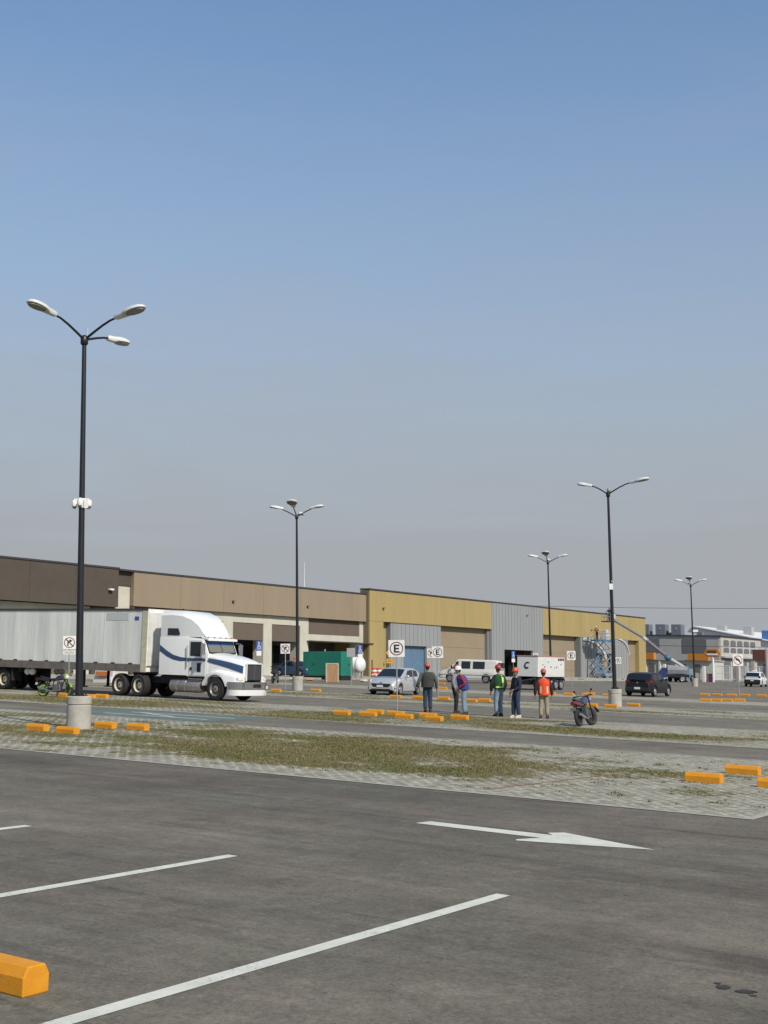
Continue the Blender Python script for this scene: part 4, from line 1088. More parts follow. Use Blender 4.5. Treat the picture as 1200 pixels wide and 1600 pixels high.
for sg in (-1, 1):
    tb = MB(); tb.loft([[(.02, sg * .50, .82), (.02, sg * .50, .98), (.04, sg * .78, 1.0), (.05, sg * .80, .84)], [(.22, sg * .66, .84), (.22, sg * .66, 1.0), (.32, sg * .90, 1.0), (.32, sg * .915, .86)]]); tb.build('tail_light', M_LAMPR, t, bevel=.015)
    mb = MB(); mb.ellipsoid((2.65, sg * 1.0, 1.08), (.08, .12, .08)); mb.build('mirror', M_BLACKP, t, smooth=True)
    rb = MB(); rb.span((-.015, sg * .55 - .09, .46), (.02, sg * .55 + .09, .52)); rb.build('reflector', M_LAMPR, t)
    for x in (1.75, 2.75): db = MB(); db.span((x - 1.0, sg * .90, .86), (x - .82, sg * .925, .885)); db.build('door_handle', M_BLACKP, t)
blob_part(t, 'rear_bumper', mat('dark_bumper', (.016, .016, .018), .5), (.06, 0, .45), (.18, 1.62, .26), .05)
blob_part(t, 'number_plate', M_PLATE, (-.035, 0, .52), (.02, .38, .13), .004)
blob_part(t, 'emblem', M_CHROME, (.0, 0, .86), (.03, .10, .10), .02)
wp = MB(); wp.tube([(.2, 0, 1.18), (.12, .18, 1.10), (.06, .42, 1.06)], .012, 5); wp.build('wiper', M_UNDER, t)

# white van
M_VANW = mat('van_white', (0.60, 0.58, 0.52), 0.35, var=0.06, coat=0.4)
a_v = R(156)
fw = Vector((math.cos(a_v), math.sin(a_v), 0)); sdv = Vector((-fw.y, fw.x, 0))
loc = Vector((7.35, 112.3, 0)) - fw * 3.0 - sdv * 1.0 + Vector((0, 0, 0)); loc = Vector((7.35, 112.3, 0)) - fw * 2.95 + Vector((fw.y, -fw.x, 0)) * 1.0
loc.z = gz(loc.x)
t, sd_, wd_ = car('passenger_van', 'white long passenger van parked side on before the ochre store', 'van', loc, a_v, M_VANW, 5.75, 2.0,
    belt=[(0, 1.15), (.1, 1.2), (4.3, 1.18), (4.75, 1.16), (5.3, 1.02), (5.75, .82)], bonnet=[(0, 1.16), (.1, 1.2), (4.6, 1.2), (5.2, 1.12), (5.75, .90)],
    roof=[(.03, 1.16), (.16, 2.0), (.6, 2.06), (3.6, 2.08), (4.0, 2.04), (4.85, 1.17)], wx=(1.15, 4.55), wr=.37, sill=.36, inset=.2,
    side_glass=((1.30, 2.42, 1.30, 2.42), (2.66, 3.52, 2.66, 3.52), (3.80, 4.50, 3.78, 4.02)), rim=mat('grey_steel_rim', (.2, .2, .2), .5, .3))
for sg in (-1, 1):
    b = MB(); b.span((.02, sg * .99 - .03, .68), (5.6, sg * .99 + .03, .74)); b.build('side_trim', mat('grey_trim', (.30, .29, .27), .6), t)
    b = MB(); b.span((-.03, sg * .80 - .09, .80), (.04, sg * .80 + .09, 1.12)); b.build('tail_light', M_LAMPR, t)
    b = MB(); b.span((5.64, sg * .66 - .15, .72), (5.76, sg * .66 + .15, .90)); b.build('headlight', M_LAMPW, t)
    b = MB(); b.box((4.35, sg * 1.14, 1.35), (.12, .2, .28)); b.build('mirror', M_UNDER, t, bevel=.02)
    b = MB(); b.span((-.02, sg * .42 - .30, 1.36), (.05, sg * .42 + .30, 1.84)); b.build('rear_door_window', M_GLASS, t, bevel=.02)
blob_part(t, 'rear_bumper', MATS['grey_trim'], (-.03, 0, .46), (.16, 1.9, .18), .03)
blob_part(t, 'front_bumper', MATS['grey_trim'], (5.74, 0, .50), (.18, 1.9, .2), .03)
blob_part(t, 'number_plate', M_PLATE, (-.03, .1, .95), (.03, .3, .15), .004)

# white car far right, seen from behind
a_w = R(62)
loc = L(131.2, 42.55)
M_WCAR = mat('white_car_paint', (0.66, 0.66, 0.65), 0.3, coat=0.6)
t, sd_, wd_ = car('hatchback', 'white car with a dark rear bumper at the right edge, before the railing fence', 'car', loc, a_w, M_WCAR, 4.0, 1.8,
    belt=[(0, .92), (.25, 1.04), (.6, 1.06), (2.75, .98), (3.2, .92), (3.7, .78), (4.0, .62)], bonnet=[(0, .95), (.3, 1.06), (2.7, 1.0), (3.2, .96), (3.65, .86), (4.0, .68)],
    roof=[(.05, 1.0), (.45, 1.5), (1.0, 1.58), (1.6, 1.60), (2.1, 1.54), (3.0, 1.0)], wx=(.75, 3.2), wr=.33, sill=.24, side_glass=((.62, 1.30, .72, 1.28), (1.38, 2.5, 1.35, 2.05)))
blob_part(t, 'rear_bumper', M_UNDER, (.07, 0, .55), (.26, 1.66, .42), .05)
blob_part(t, 'number_plate', M_PLATE, (-.07, 0, .66), (.02, .34, .12), .004)
for sg in (-1, 1):
    tb = MB(); tb.ellipsoid((.14, sg * .74, 1.02), (.14, .11, .16)); tb.build('tail_light', M_LAMPR, t, smooth=True)
blob_part(t, 'roof_pod', M_WCAR, (1.3, 0, 1.66), (.5, .45, .14), .05)

# dark blue car deep in the brown store bay
loc = L(88.3, 71.6); a_c = R(-40)
M_BLUEC = mat('dark_blue_paint', (0.025, 0.05, 0.10), 0.35, coat=0.3)
t, sd_, wd_ = car('saloon_car', 'dark blue saloon parked in shade behind the no turn sign, before the brown store', 'car', loc + Vector((0, 0, .15)), a_c, M_BLUEC, 4.3, 1.74,
    belt=[(0, .80), (.3, .92), (.9, .94), (2.9, .90), (3.5, .84), (4.0, .72), (4.3, .58)], bonnet=[(0, .84), (.3, .96), (.9, .98), (2.9, .95), (3.5, .90), (4.0, .78), (4.3, .62)],
    roof=[(.7, .95), (1.25, 1.36), (1.7, 1.42), (2.0, 1.42), (2.3, 1.38), (3.1, .93)], wx=(.85, 3.4), wr=.30, sill=.2, side_glass=((1.1, 1.7, 1.3, 1.68), (1.78, 2.7, 1.75, 2.25)))
for sg in (-1, 1):
    tb = MB(); tb.ellipsoid((4.1, sg * .62, .68), (.14, .14, .08)); tb.build('headlight', M_LAMPW, t, smooth=True)

# ------------------------------------------------------------------ articulated truck
M_TRUCKW = mat('truck_white', (0.74, 0.73, 0.69), 0.3, var=0.05, scale=1.5, coat=0.5)
M_NAVY = mat('navy_stripe', (0.030, 0.065, 0.150), 0.35, coat=0.4)
M_TRAILER = mat('trailer_side', (0.77, 0.76, 0.69), 0.6, 0.0, var=0.24, scale=1.6, streak=True)
M_RAIL = mat('dirty_rail', (0.16, 0.14, 0.12), 0.8, var=0.3, scale=3)
M_CREAMP = mat('cream_post', (0.55, 0.50, 0.36), 0.6, var=0.2, scale=4)
M_ALU = mat('tank_aluminium', (0.36, 0.33, 0.30), 0.35, 0.6, var=0.2, scale=3)
AT = AZU - PI / 2
lt = L(40.72, 38.12)
T_ = thing('truck_tractor', 'white long nosed truck tractor with navy swoosh stripes and a tall sleeper', 'truck', lt, AT, tilt=True)
T_.scale = (0.955, 0.93, 1.0)
HWD = 1.09
def rbox_ring(x, w, z0, z1, r, wt=None):
    wt = wt or w
    pts = [(x, -w, z0), (x, -w, z1 - r * 1.6), (x, -wt * .985, z1 - r * .7), (x, -wt + r * .35, z1 - r * .18), (x, -wt + r, z1), (x, 0, z1 + .015)]
    return pts + [(p[0], -p[1], p[2]) for p in pts[-2::-1]]
b = MB(); b.loft([rbox_ring(-.86, HWD, 1.02, 2.66, .06), rbox_ring(.80, HWD, 1.02, 2.66, .06), rbox_ring(.92, HWD - .04, .98, 2.64, .06), rbox_ring(1.72, HWD - .06, .98, 2.58, .08), rbox_ring(2.02, HWD - .10, .98, 1.97, .05)]); b.build('cab', M_TRUCKW, T_, smooth=True, angle=35)
prof = [(-.86, 3.78, 1.06, .96), (-.2, 3.80, 1.06, .96), (.45, 3.75, 1.05, .92), (.95, 3.60, 1.0, .84), (1.35, 3.34, .94, .76), (1.62, 3.02, .90, .72), (1.78, 2.72, .90, .72)]
b = MB(); b.loft([rbox_ring(x, w, 2.655, zt, .13, wt) for x, zt, w, wt in prof]); b.build('roof_fairing', M_TRUCKW, T_, smooth=True, angle=32)
b = MB(); b.loft([[(1.55, -.98, 2.60), (1.55, .98, 2.60), (1.55, .98, 2.68), (1.55, -.98, 2.68)], [(2.02, -1.0, 2.50), (2.02, 1.0, 2.50), (2.02, 1.0, 2.60), (2.02, -1.0, 2.60)]]); b.build('sun_visor', M_TRUCKW, T_, bevel=.02)
for y in (-.8, -.4, 0, .4, .8):
    b = MB(); b.box((1.85, y, 2.66), (.08, .06, .03)); b.build('roof_marker_lamp', M_AMBER, T_)
# windscreen with a blue sun band
W0, W1 = Vector((2.035, 0, 1.985)), Vector((1.745, 0, 2.55))
def ws(f, y, o=.012): p = W0.lerp(W1, f); return (p.x + o - abs(y) ** 2 * .03, y, p.z + o * .4)
for nm, f0, f1, m in (('windscreen', .04, .60, mat('windscreen_glass', (.16, .155, .12), .12, spec=.5)), ('sun_band', .605, .97, mat('blue_band', (.05, .11, .30), .3))):
    b = MB(); n = 10
    vs = [ws(f, -.86 + 1.72 * k / n) for f in (f0, f1) for k in range(n + 1)]
    b.add(vs, [(k, k + 1, n + 2 + k, n + 1 + k) for k in range(n)]); b.build(nm, m, T_, smooth=True)
b = MB()
for sg in (-1, 0, 1): b.tube([ws(.0, sg * .90, .02), ws(1.0, sg * .90, .02)], .028 if sg else .012, 6)
b.tube([ws(.01, -.9, .02), ws(.01, 0, .02), ws(.01, .9, .02)], .03, 6)
b.build('windscreen_seal', M_UNDER, T_)
# bonnet and wings
def zt(x): return float(np.interp(x, [1.95, 2.3, 3.0, 3.6, 3.80, 3.86], [1.98, 1.93, 1.83, 1.70, 1.60, 1.50]))
def wb_(x): return float(np.interp(x, [1.95, 2.6, 3.3, 3.80, 3.86], [.99, .93, .80, .66, .60]))
def bon(x):
    w = wb_(x); z = zt(x)
    h = [(w, 1.0), (w * .99, z - .28), (w * .95, z - .12), (w * .82, z - .03), (w * .45, z + .03)]
    return [(x, -y, q) for y, q in h] + [(x, 0, z + .05)] + [(x, y, q) for y, q in h[::-1]]
xs = [1.95, 2.1, 2.3, 2.6, 2.9, 3.2, 3.5, 3.7, 3.80, 3.86]
b = MB(); b.loft([bon(x) for x in xs]); b.build('bonnet', M_TRUCKW, T_, smooth=True, angle=40)
for sg in (-1, 1):
    b = MB(); rings = []
    for i in range(31):
        x = 1.78 + 2.06 * i / 30
        d = abs(x - 2.55); zb = .62
        if d < .60: zb = max(.62, .5 + math.sqrt(.36 - d * d))
        ztp = float(np.interp(x, [1.78, 2.0, 2.3, 2.6, 3.0, 3.5, 3.84], [.86, 1.12, 1.26, 1.28, 1.20, 1.10, 1.02])); ztp = max(ztp, zb + .05)
        wo = float(np.interp(x, [1.78, 2.2, 3.0, 3.6, 3.84], [1.06, 1.09, 1.09, 1.02, .90])); wi = wb_(max(1.95, x)) * .9
        rings.append([(x, sg * wi, zb), (x, sg * wo, zb), (x, sg * wo, ztp - .10), (x, sg * (wo - .06), ztp - .02), (x, sg * (wo - .18), ztp + .03), (x, sg * wi, ztp + .12)])
    b.loft(rings); b.build('wing', M_TRUCKW, T_, smooth=True, angle=45)
    b = MB(); b.loft([[(3.80, sg * .70, .88), (3.80, sg * .70, 1.0), (3.72, sg * .98, 1.02), (3.74, sg * .98, .90)], [(3.88, sg * .70, .89), (3.88, sg * .70, .99), (3.80, sg * .95, 1.0), (3.81, sg * .95, .91)]]); b.build('headlight', M_LAMPW, T_, bevel=.01)
    b = MB(); b.span((3.80, sg * .86 - .05, .86), (3.86, sg * .86 + .05, .885)); b.build('indicator', M_AMBER, T_)
b = MB(); b.box((3.88, 0, 1.22), (.05, 1.02, .66), 0)
for k in range(17): b.box((3.912, -.48 + .06 * k, 1.22), (.02, .022, .60), 1)
b.box((3.915, 0, 1.22), (.025, .04, .64), 1)
b.build('grille', [M_UNDER, mat('grille_bar', (.16, .16, .17), .35, .5)], T_)
b = MB(); b.loft([[(3.86, -.56, .86), (3.86, -.56, 1.58), (3.93, -.56, 1.57), (3.93, -.56, .87)], [(3.86, -.50, .86), (3.86, -.50, 1.58), (3.93, -.50, 1.57), (3.93, -.50, .87)]]); b.span((3.86, .50, .87), (3.93, .56, 1.57)); b.span((3.86, -.50, 1.56), (3.93, .50, 1.61)); b.build('grille_surround', M_TRUCKW, T_, bevel=.01)
bp = [(3.30, -1.10), (3.70, -1.06), (3.95, -.86), (4.02, -.4), (4.02, .4), (3.95, .86), (3.70, 1.06), (3.30, 1.10)]
inn = [(x - .08, y * .93) for x, y in bp]
for nm, z0, z1, m in (('bumper', .50, .82, M_CHROME), ('air_dam', .26, .495, M_TRUCKW)):
    b = MB(); b.prism(bp + inn[::-1], z0, z1, 'z'); b.build(nm, m, T_, smooth=True, angle=50)
b = MB(); b.box((4.03, 0.1, .66), (.03, .5, .14)); b.build('number_plate_recess', M_UNDER, T_)
b = MB(); b.box((4.03, .78, .60), (.04, .12, .12), rot=Matrix.Rotation(.15, 3, 'Z')); b.build('tow_hook', M_PLATE, T_)
# doors, windows, stripes on either side
for sg in (-1, 1):
    yo = sg * (HWD - .035)
    b = MB(); b.prism([(.96, 1.02), (1.95, 1.02), (1.98, 1.94), (1.70, 2.52), (.96, 2.52)], yo - .012, yo + .012, 'y'); d = b.build('door', M_TRUCKW, T_, bevel=.008)
    yo2 = sg * (HWD - .018)
    b = MB(); b.prism([(1.02, 1.86), (1.86, 1.82), (1.88, 1.96), (1.66, 2.45), (1.02, 2.45)], yo2 - .006, yo2 + .006, 'y'); b.build('side_window', M_GLASS, d)
    b = MB(); b.prism([(1.45, 1.18), (1.68, 1.18), (1.68, 1.56), (1.45, 1.56)], yo2 - .006, yo2 + .006, 'y'); b.build('lower_window', M_GLASS, d)
    b = MB(); b.span((1.04, yo2 - .02, 1.25), (1.14, yo2 + .02, 1.37)); b.build('handle', M_UNDER, d)
    b = MB(); b.tube([(.88, sg * (HWD + .04), 1.35), (.88, sg * (HWD + .06), 2.3)], .018, 6); b.build('grab_rail', M_CHROME, T_)
    b = MB(); b.prism([(-.42, 2.72), (.30, 2.72), (.34, 2.78), (.22, 3.02), (-.42, 3.02)], sg * 1.068 - .01, sg * 1.068 + .01, 'y'); b.build('sleeper_window', M_GLASS, T_, bevel=.01)
    # mirror on brackets
    b = MB(); b.tube([(1.92, sg * 1.02, 2.42), (1.98, sg * 1.30, 2.42), (1.98, sg * 1.30, 1.75), (1.92, sg * 1.02, 1.75)], .018, 6); b.span((1.94, sg * 1.30 - .11, 1.80), (2.02, sg * 1.30 + .11, 2.38)); b.build('mirror', M_CHROME, T_, bevel=.01)
    # stripe: over the sleeper and door, then along the bonnet
    top = [(-.85, 2.30), (-.4, 2.05), (0.0, 1.88), (.45, 1.79), (.81, 1.76), (.93, 1.755), (1.5, 1.755), (1.94, 1.77)]; bot = [(-.85, 2.02), (-.4, 1.80), (0, 1.67), (.45, 1.61), (.81, 1.63), (.93, 1.635), (1.5, 1.65), (1.94, 1.64)]
    b = MB()
    for (x, z), (x2, z2) in zip(top, bot):
        pass
    def yside(x): return sg * (HWD + .006 if x <= .8 else (HWD - .004 if x > .955 else HWD - .02))
    vs = []
    for (x, z), (x2, z2) in zip(top, bot): vs += [(x, sg * (HWD + .006 if x < .82 else HWD - .008), z), (x2, sg * (HWD + .006 if x2 < .82 else HWD - .008), z2)]
    b.add(vs, [(2 * i, 2 * i + 1, 2 * i + 3, 2 * i + 2) for i in range(len(top) - 1)]); b.build('stripe', M_NAVY, T_)
    vs = []; b = MB(); n = 14
    for i in range(n + 1):
        x = 1.99 + 1.82 * i / n; z1_ = float(np.interp(x, [1.99, 2.6, 3.2, 3.81], [1.78, 1.72, 1.62, 1.48])); z0_ = float(np.interp(x, [1.99, 2.6, 3.2, 3.81], [1.62, 1.50, 1.36, 1.18]))
        for z in (z1_, z1_ * .66 + z0_ * .34, z1_ * .33 + z0_ * .67, z0_):
            zz = zt(x); w = wb_(x); y = float(np.interp(z, [1.0, zz - .28, zz - .12, zz - .03], [w, w * .99, w * .95, w * .82])); vs.append((x, sg * (y + .02), z))
    b.add(vs, [(4 * i + k, 4 * i + k + 1, 4 * i + k + 5, 4 * i + k + 4) for i in range(n) for k in range(3)]); b.build('stripe', M_NAVY, T_)
    # fuel tank, step
    b = MB(); b.lathe([(0, -.20), (.27, -.20), (.29, -.17), (.29, 1.60), (.27, 1.63), (0, 1.63)], (0, sg * .80, .58), 24, 'x'); tk = b.build('fuel_tank', M_ALU, T_, smooth=True, angle=40)
    for x in (.25, .75, 1.25): b = MB(); b.lathe([(.297, x - .03), (.297, x + .03)], (0, sg * .80, .58), 24, 'x'); b.build('strap', M_CHROME, tk, smooth=True)
    for z_ in (.86, .42): b = MB(); b.span((.95, sg * 1.06 - .03, z_), (1.75, sg * 1.06 + .03, z_ + .04)); b.build('step', M_ALU, T_)
    b = MB(); b.span((-1.2, sg * .42 - .05, .62), (3.6, sg * .42 + .05, .9)); b.span((-3.9, sg * .42 - .05, .62), (-1.2, sg * .42 + .05, .9)); b.build('frame_rail', M_UNDER, T_)
    wheel(T_, 2.55, sg * .93, .5, .28, M_ALU, sg, dish=True)
    for x in (-2.15, -3.42): wheel(T_, x, sg * .86, .5, .46, M_CREAMRIM, sg, dish=True)
b = MB()
for x in (2.55, -2.15, -3.42): b.tube([(x, -.8, .5), (x, .8, .5)], .09, 8)
b.build('axle', M_UNDER, T_)
b = MB(); b.span((-.84, -.9, .75), (1.9, .9, 1.0)); b.build('floor_pan', M_UNDER, T_)
b = MB(); b.lathe([(.55, .92), (.55, 1.0), (.1, 1.02)], (-2.75, 0, 0), 20); b.build('coupling_plate', M_UNDER, T_)
b = MB(); b.tube([(-.95, .75, .9), (-.95, .75, 3.5), (-1.0, .75, 3.6)], .07, 10); b.build('exhaust_stack', M_CHROME, T_, smooth=True)
b = MB(); b.lathe([(.05, 0), (.05, .05), (0, .06)], (-.5, 0, 3.85), 8); b.build('roof_horn', M_UNDER, T_)

ls = L(40.95, 39.75)
S_ = thing('semi_trailer', 'long dirty white box trailer coupled to the truck, running out of the left edge', 'trailer', ls, AT, tilt=True)
b = MB(); b.span((-12.6, -1.23, 1.34), (0, 1.23, 3.86)); b.span((-12.55, -1.2, 1.10), (-.05, 1.2, 1.35)); b.build('box_body', M_TRAILER, S_)
for sg in (-1, 1):
    b = MB(); b.span((-12.6, sg * 1.242 - .012, 1.08), (-.32, sg * 1.242 + .012, 1.42)); 
    b.build('bottom_rail', M_RAIL, S_)
    b = MB(); b.span((-12.6, sg * 1.24 - .02, 3.78), (.0, sg * 1.24 + .02, 3.875)); b.build('top_rail', mat('dark_rail', (.05, .05, .05), .6), S_)
    b = MB(); b.span((-.31, sg * 1.242 - .014, 1.08), (.015, sg * 1.242 + .014, 3.775)); b.build('corner_post', M_CREAMP, S_)
    b = MB()
    for k in range(10): b.span((-1.5 - 1.22 * k - .012, sg * 1.2315 - .004, 1.43), (-1.5 - 1.22 * k + .012, sg * 1.2315 + .004, 3.77))
    b.build('seam', mat('seam_grey', (.58, .57, .53), .6), S_)
    for k in range(9):
        b = MB(); b.span((-.95 - 1.1 * k - .12, sg * 1.255 - .01, 1.42), (-.95 - 1.1 * k + .12, sg * 1.255 + .01, 1.47)); b.build('marker_lamp', mat('dull_red', (.07, .02, .015), .5), S_)
    b = MB(); b.span((-2.6, sg * 1.236 - .004, 3.35), (-1.2, sg * 1.236 + .004, 3.68)); b.build('patch_panel', mat('patch_white', (.56, .56, .53), .5, .1), S_)
    b = MB(); b.span((-.80, sg * 1.24 - .004, 3.36), (-.55, sg * 1.24 + .004, 3.52)); b.build('sticker', M_SBLUE, S_)
    for x in (-9.6, -10.85): wheel(S_, x, sg * .92, .5, .46, M_CREAMRIM, sg, dish=True)
    b = MB(); b.tube([(-4.4, sg * .75, 1.1), (-4.4, sg * .75, .35)], .07, 8); b.box((-4.4, sg * .75, .32), (.3, .25, .05)); b.build('landing_leg', M_UNDER, S_)
    b = MB(); b.ellipsoid((-7.8, sg * .9, .90), (.18, .16, .16)); b.ellipsoid((-8.15, sg * .9, .90), (.16, .14, .16)); b.build('air_tank', M_WHITE, S_, smooth=True)
    b = MB(); b.span((-11.6, sg * .92 - .28, .25), (-11.57, sg * .92 + .28, 1.08)); b.span((-8.95, sg * .92 - .28, .45), (-8.92, sg * .92 + .28, 1.08)); b.build('mud_flap', M_UNDER, S_)
b = MB(); b.span((-11.8, -.9, .85), (-8.6, .9, 1.09)); b.build('bogie_frame', M_UNDER, S_)
b = MB(); b.span((.0, -1.18, 1.36), (.03, 1.18, 3.70), 0)
for y in (-.9, -.5, -.1, .3, .7): b.span((.03, y - .03, 1.4), (.055, y + .03, 3.68), 0)
b.span((.03, -.5, 1.25), (.08, .5, 1.36), 1); b.build('front_wall', [mat('front_wall_white', (.62, .61, .57), .5, var=.2, scale=2), M_RAIL], S_)
b = MB()
for y in (-.25, 0, .25): b.tube([(.06, y, 1.6), (.30, y, 1.15), (.55, y * 1.5, 1.05), (.8, y, 1.45)], .022, 6)
b.build('air_hose', M_UNDER, S_)

# ------------------------------------------------------------------ generator trailer with a letter C emblem
lg = L(79.55, 40.95)
N_ = thing('generator_trailer', 'white mobile generator on a two axle trailer with a dark letter C emblem', 'generator', lg, AZU + R(2), tilt=True)
N_.scale = (1.1, .86, 1)
M_GENW = mat('generator_white', (0.66, 0.65, 0.61), 0.4, var=0.08, scale=2)
# local x = U (length), y = V (width 1.75)
b = MB(); b.span((-.55, -.2, .95), (3.55, 1.70, 2.38)); b.build('housing', M_GENW, N_, bevel=.03)
b = MB(); b.span((-.58, -.23, 2.385), (3.58, 1.73, 2.44)); b.build('roof', mat('faded_red', (.42, .20, .16), .6), N_)
b = MB(); b.span((-.6, .05, .70), (3.9, .16, .94)); b.span((-.6, 1.34, .70), (3.9, 1.45, .94)); b.build('chassis', M_UNDER, N_)
for x0, x1 in ((-.35, .55), (.62, 1.5), (1.57, 2.4)):
    b = MB(); b.span((x0, -.212, 1.08), (x1, -.198, 2.20)); d = b.build('access_door', M_GENW, N_, bevel=.008)
    b = MB(); b.span((x1 - .16, -.235, 1.6), (x1 - .08, -.21, 1.72)); b.build('latch', M_UNDER, d)
for x in (2.50, 2.75, 3.0, 3.25):
    b = MB(); b.span((x, -.215, 2.12), (x + .18, -.20, 2.28)); b.build('vent', M_UNDER, N_)
for x, z in ((.1, 1.75), (.9, 1.95), (1.9, 1.55), (2.9, 1.8)):
    b = MB(); b.span((x, -.218, z), (x + .12, -.198, z + .1)); b.build('label_plate', M_SMOKE, N_)
# C emblem on the end facing -x
b = MB(); n = 26; cyv, czv = .72, 1.72
pts = []
for k in range(n + 1):
    t = R(40) + R(285) * k / n; pts.append((cyv - .36 * math.cos(t), czv + .36 * math.sin(t)))
inn = []
for k in range(n + 1):
    t = R(52) + R(262) * (n - k) / n; inn.append((cyv + .05 - .17 * math.cos(t) * 1.0 - .06, czv + .02 + .19 * math.sin(t)))
vs = [(-.562, y, z) for y, z in pts] + [(-.562, y, z) for y, z in inn[::-1]]
b.add(vs, [(k, k + 1, n + 2 + k, n + 1 + k) for k in range(n)]); b.v = [(x, .80 + (y - .72) * .72 - (z - 1.72) * .15, 1.74 + (z - 1.72) * .72) for x, y, z in b.v]; b.build('emblem', mat('slate_ink', (.035, .045, .06), .6), N_)
for x in (2.25, 3.08):
    for y, o in ((-.10, -1), (1.60, 1)): wheel(N_, x, y, .38, .22, M_RIM, o)
for y in (-.1, 1.6):
    b = MB(); b.prism([(1.75, .72), (1.95, .86), (3.38, .86), (3.58, .72), (3.58, .68), (3.36, .80), (1.97, .80), (1.75, .68)], y - .15, y + .15, 'y'); b.build('mudguard', M_UNDER, N_)
b = MB(); b.tube([(-.6, .10, .82), (-1.9, .75, .62)], .05, 6); b.tube([(-.6, 1.40, .82), (-1.9, .75, .62)], .05, 6); b.tube([(-1.9, .75, .64), (-2.15, .75, .62)], .06, 6); b.tube([(-1.7, .75, .7), (-1.7, .75, .02)], .04, 6); b.build('drawbar', M_UNDER, N_)
b = MB(); b.span((-.4, .1, .38), (1.5, 1.4, .69)); b.build('fuel_tank', M_UNDER, N_, bevel=.03)
b = MB(); b.tube([(2.2, .3, 2.44), (2.2, .3, 2.62)], .05, 8); b.build('exhaust', M_UNDER, N_)

# green stationary generator
lg = L(87.2, 65.9)
M_GREEN = mat('green_enamel', (0.012, 0.165, 0.115), 0.4, var=0.12, scale=1.5)
N2 = thing('generator', 'large green generator housing on the pavement before the brown store', 'generator', lg + Vector((0, 0, .0)), AZU)
b = MB(); b.span((0, -2.05, .32), (1.7, 2.1, 2.42)); b.build('housing', M_GREEN, N2, bevel=.03)
b = MB(); b.span((.05, -2.0, -.05), (1.65, 2.05, .31)); b.build('base_frame', M_UNDER, N2)
for y in (-1.35, 0.0, 1.35):
    b = MB(); b.span((-.012, y - .58, .45), (.002, y + .58, 2.30)); d = b.build('access_door', M_GREEN, N2, bevel=.006)
    b = MB(); b.span((-.03, y - .5, 1.25), (-.008, y - .36, 1.40)); b.build('latch', M_UNDER, d)
b = MB(); b.span((.5, -2.06, .55), (1.25, -2.048, 2.1)); d = b.build('access_door', M_GREEN, N2); b = MB(); b.span((1.05, -2.09, 1.2), (1.15, -2.06, 1.35)); b.build('latch', M_UNDER, d)
b = MB(); b.tube([(.8, .3, 2.42), (.8, .3, 2.62)], .07, 8); b.build('exhaust', M_GREYMETAL, N2)

# white tank on legs
lg = L(92.6, 65.8)
K2 = thing('fuel_tank', 'white horizontal fuel tank on legs between the green generator and the ochre store', 'tank', lg, AZU)
b = MB(); b.lathe([(0, -.28), (.35, -.24), (.60, -.12), (.70, 0), (.70, 2.0), (.6, 2.12), (0, 2.26)], (.3, 0, 1.32), 28, 'y'); b.build('shell', M_WHITE, K2, smooth=True, angle=60)
b = MB(); b.lathe([(.705, .12), (.705, .2)], (.3, 0, 1.32), 28, 'y'); b.lathe([(.705, 1.6), (.705, 1.68)], (.3, 0, 1.32), 28, 'y'); b.build('band', M_STEEL, K2)
for y in (.25, 1.7):
    for x in (-.15, .75): b = MB(); b.box((x, y, .42), (.12, .12, .85)); b.build('leg', M_STEEL, K2)
b = MB(); b.tube([(.3, 1.0, 2.0), (.3, 1.0, 2.25)], .06, 8); b.build('filler', M_STEEL, K2)
o = MB().tube([tuple(L(91.0, 65.6, 0)), tuple(L(91.0, 65.6, 1.15))], .12, 12).build('bollard', M_WHITE, smooth=True); tag(o, 'white bollard standing between the green generator and the white tank', 'bollard')

# plywood sheet in a pale frame
lb = L(79.35, 58.95)
P2 = thing('plywood_panel', 'brown plywood sheet leaning in a pale wooden frame before the green generator', 'panel', lb, R(8))
M_PLY = mat('plywood', (0.30, 0.165, 0.075), 0.8, var=0.25, scale=3, streak=True)
tl = Matrix.Rotation(R(-9), 3, 'X'); xf = lambda q: tl @ Vector(q)
b = MB(xf); b.span((-.40, -.01, .02), (.40, .01, 1.38)); b.build('sheet', M_PLY, P2)
M_TIMBER = mat('pale_timber', (0.36, 0.30, 0.22), 0.85, var=0.2, scale=6)
b = MB(xf); b.span((-.52, -.04, 0), (-.402, .03, 1.40)); b.span((.402, -.04, 0), (.52, .03, 1.40)); b.span((-.52, -.04, 1.40), (.52, .03, 1.50)); b.build('frame', M_TIMBER, P2)
b = MB(); b.tube([(-.46, .12, 1.2), (-.50, .75, .02)], .03, 5); b.tube([(.46, .12, 1.2), (.50, .75, .02)], .03, 5); b.build('prop', M_TIMBER, P2)

# orange and white barrels and plastic barriers
M_BARR = mat('barrel_red', (0.50, 0.075, 0.045), 0.5, var=0.1)
def barrel(u, v, label):
    t = thing('traffic_barrel', label, 'barrel', L(u, v), 0, 'red and white barrels by the ochre store')
    b = MB(); b.lathe([(.36, 0), (.36, .06), (.29, .07), (.285, .3)], n=18, m=0); b.lathe([(.285, .3), (.27, .48)], n=18, m=1); b.lathe([(.27, .48), (.26, .68)], n=18, m=0); b.lathe([(.26, .68), (.25, .84)], n=18, m=1); b.lathe([(.25, .84), (.24, 1.0), (.10, 1.03), (0, 1.03)], n=18, m=0)
    b.build('drum', [M_BARR, M_WHITE], t, smooth=True)
barrel(99.9, 69.2, 'left one of the two red and white barrels by the silver hatchback roof'); barrel(101.3, 69.6, 'right one of the two red and white barrels by the silver hatchback roof')
M_BO = mat('barrier_orange', (0.62, 0.20, 0.06), 0.6, var=0.15)
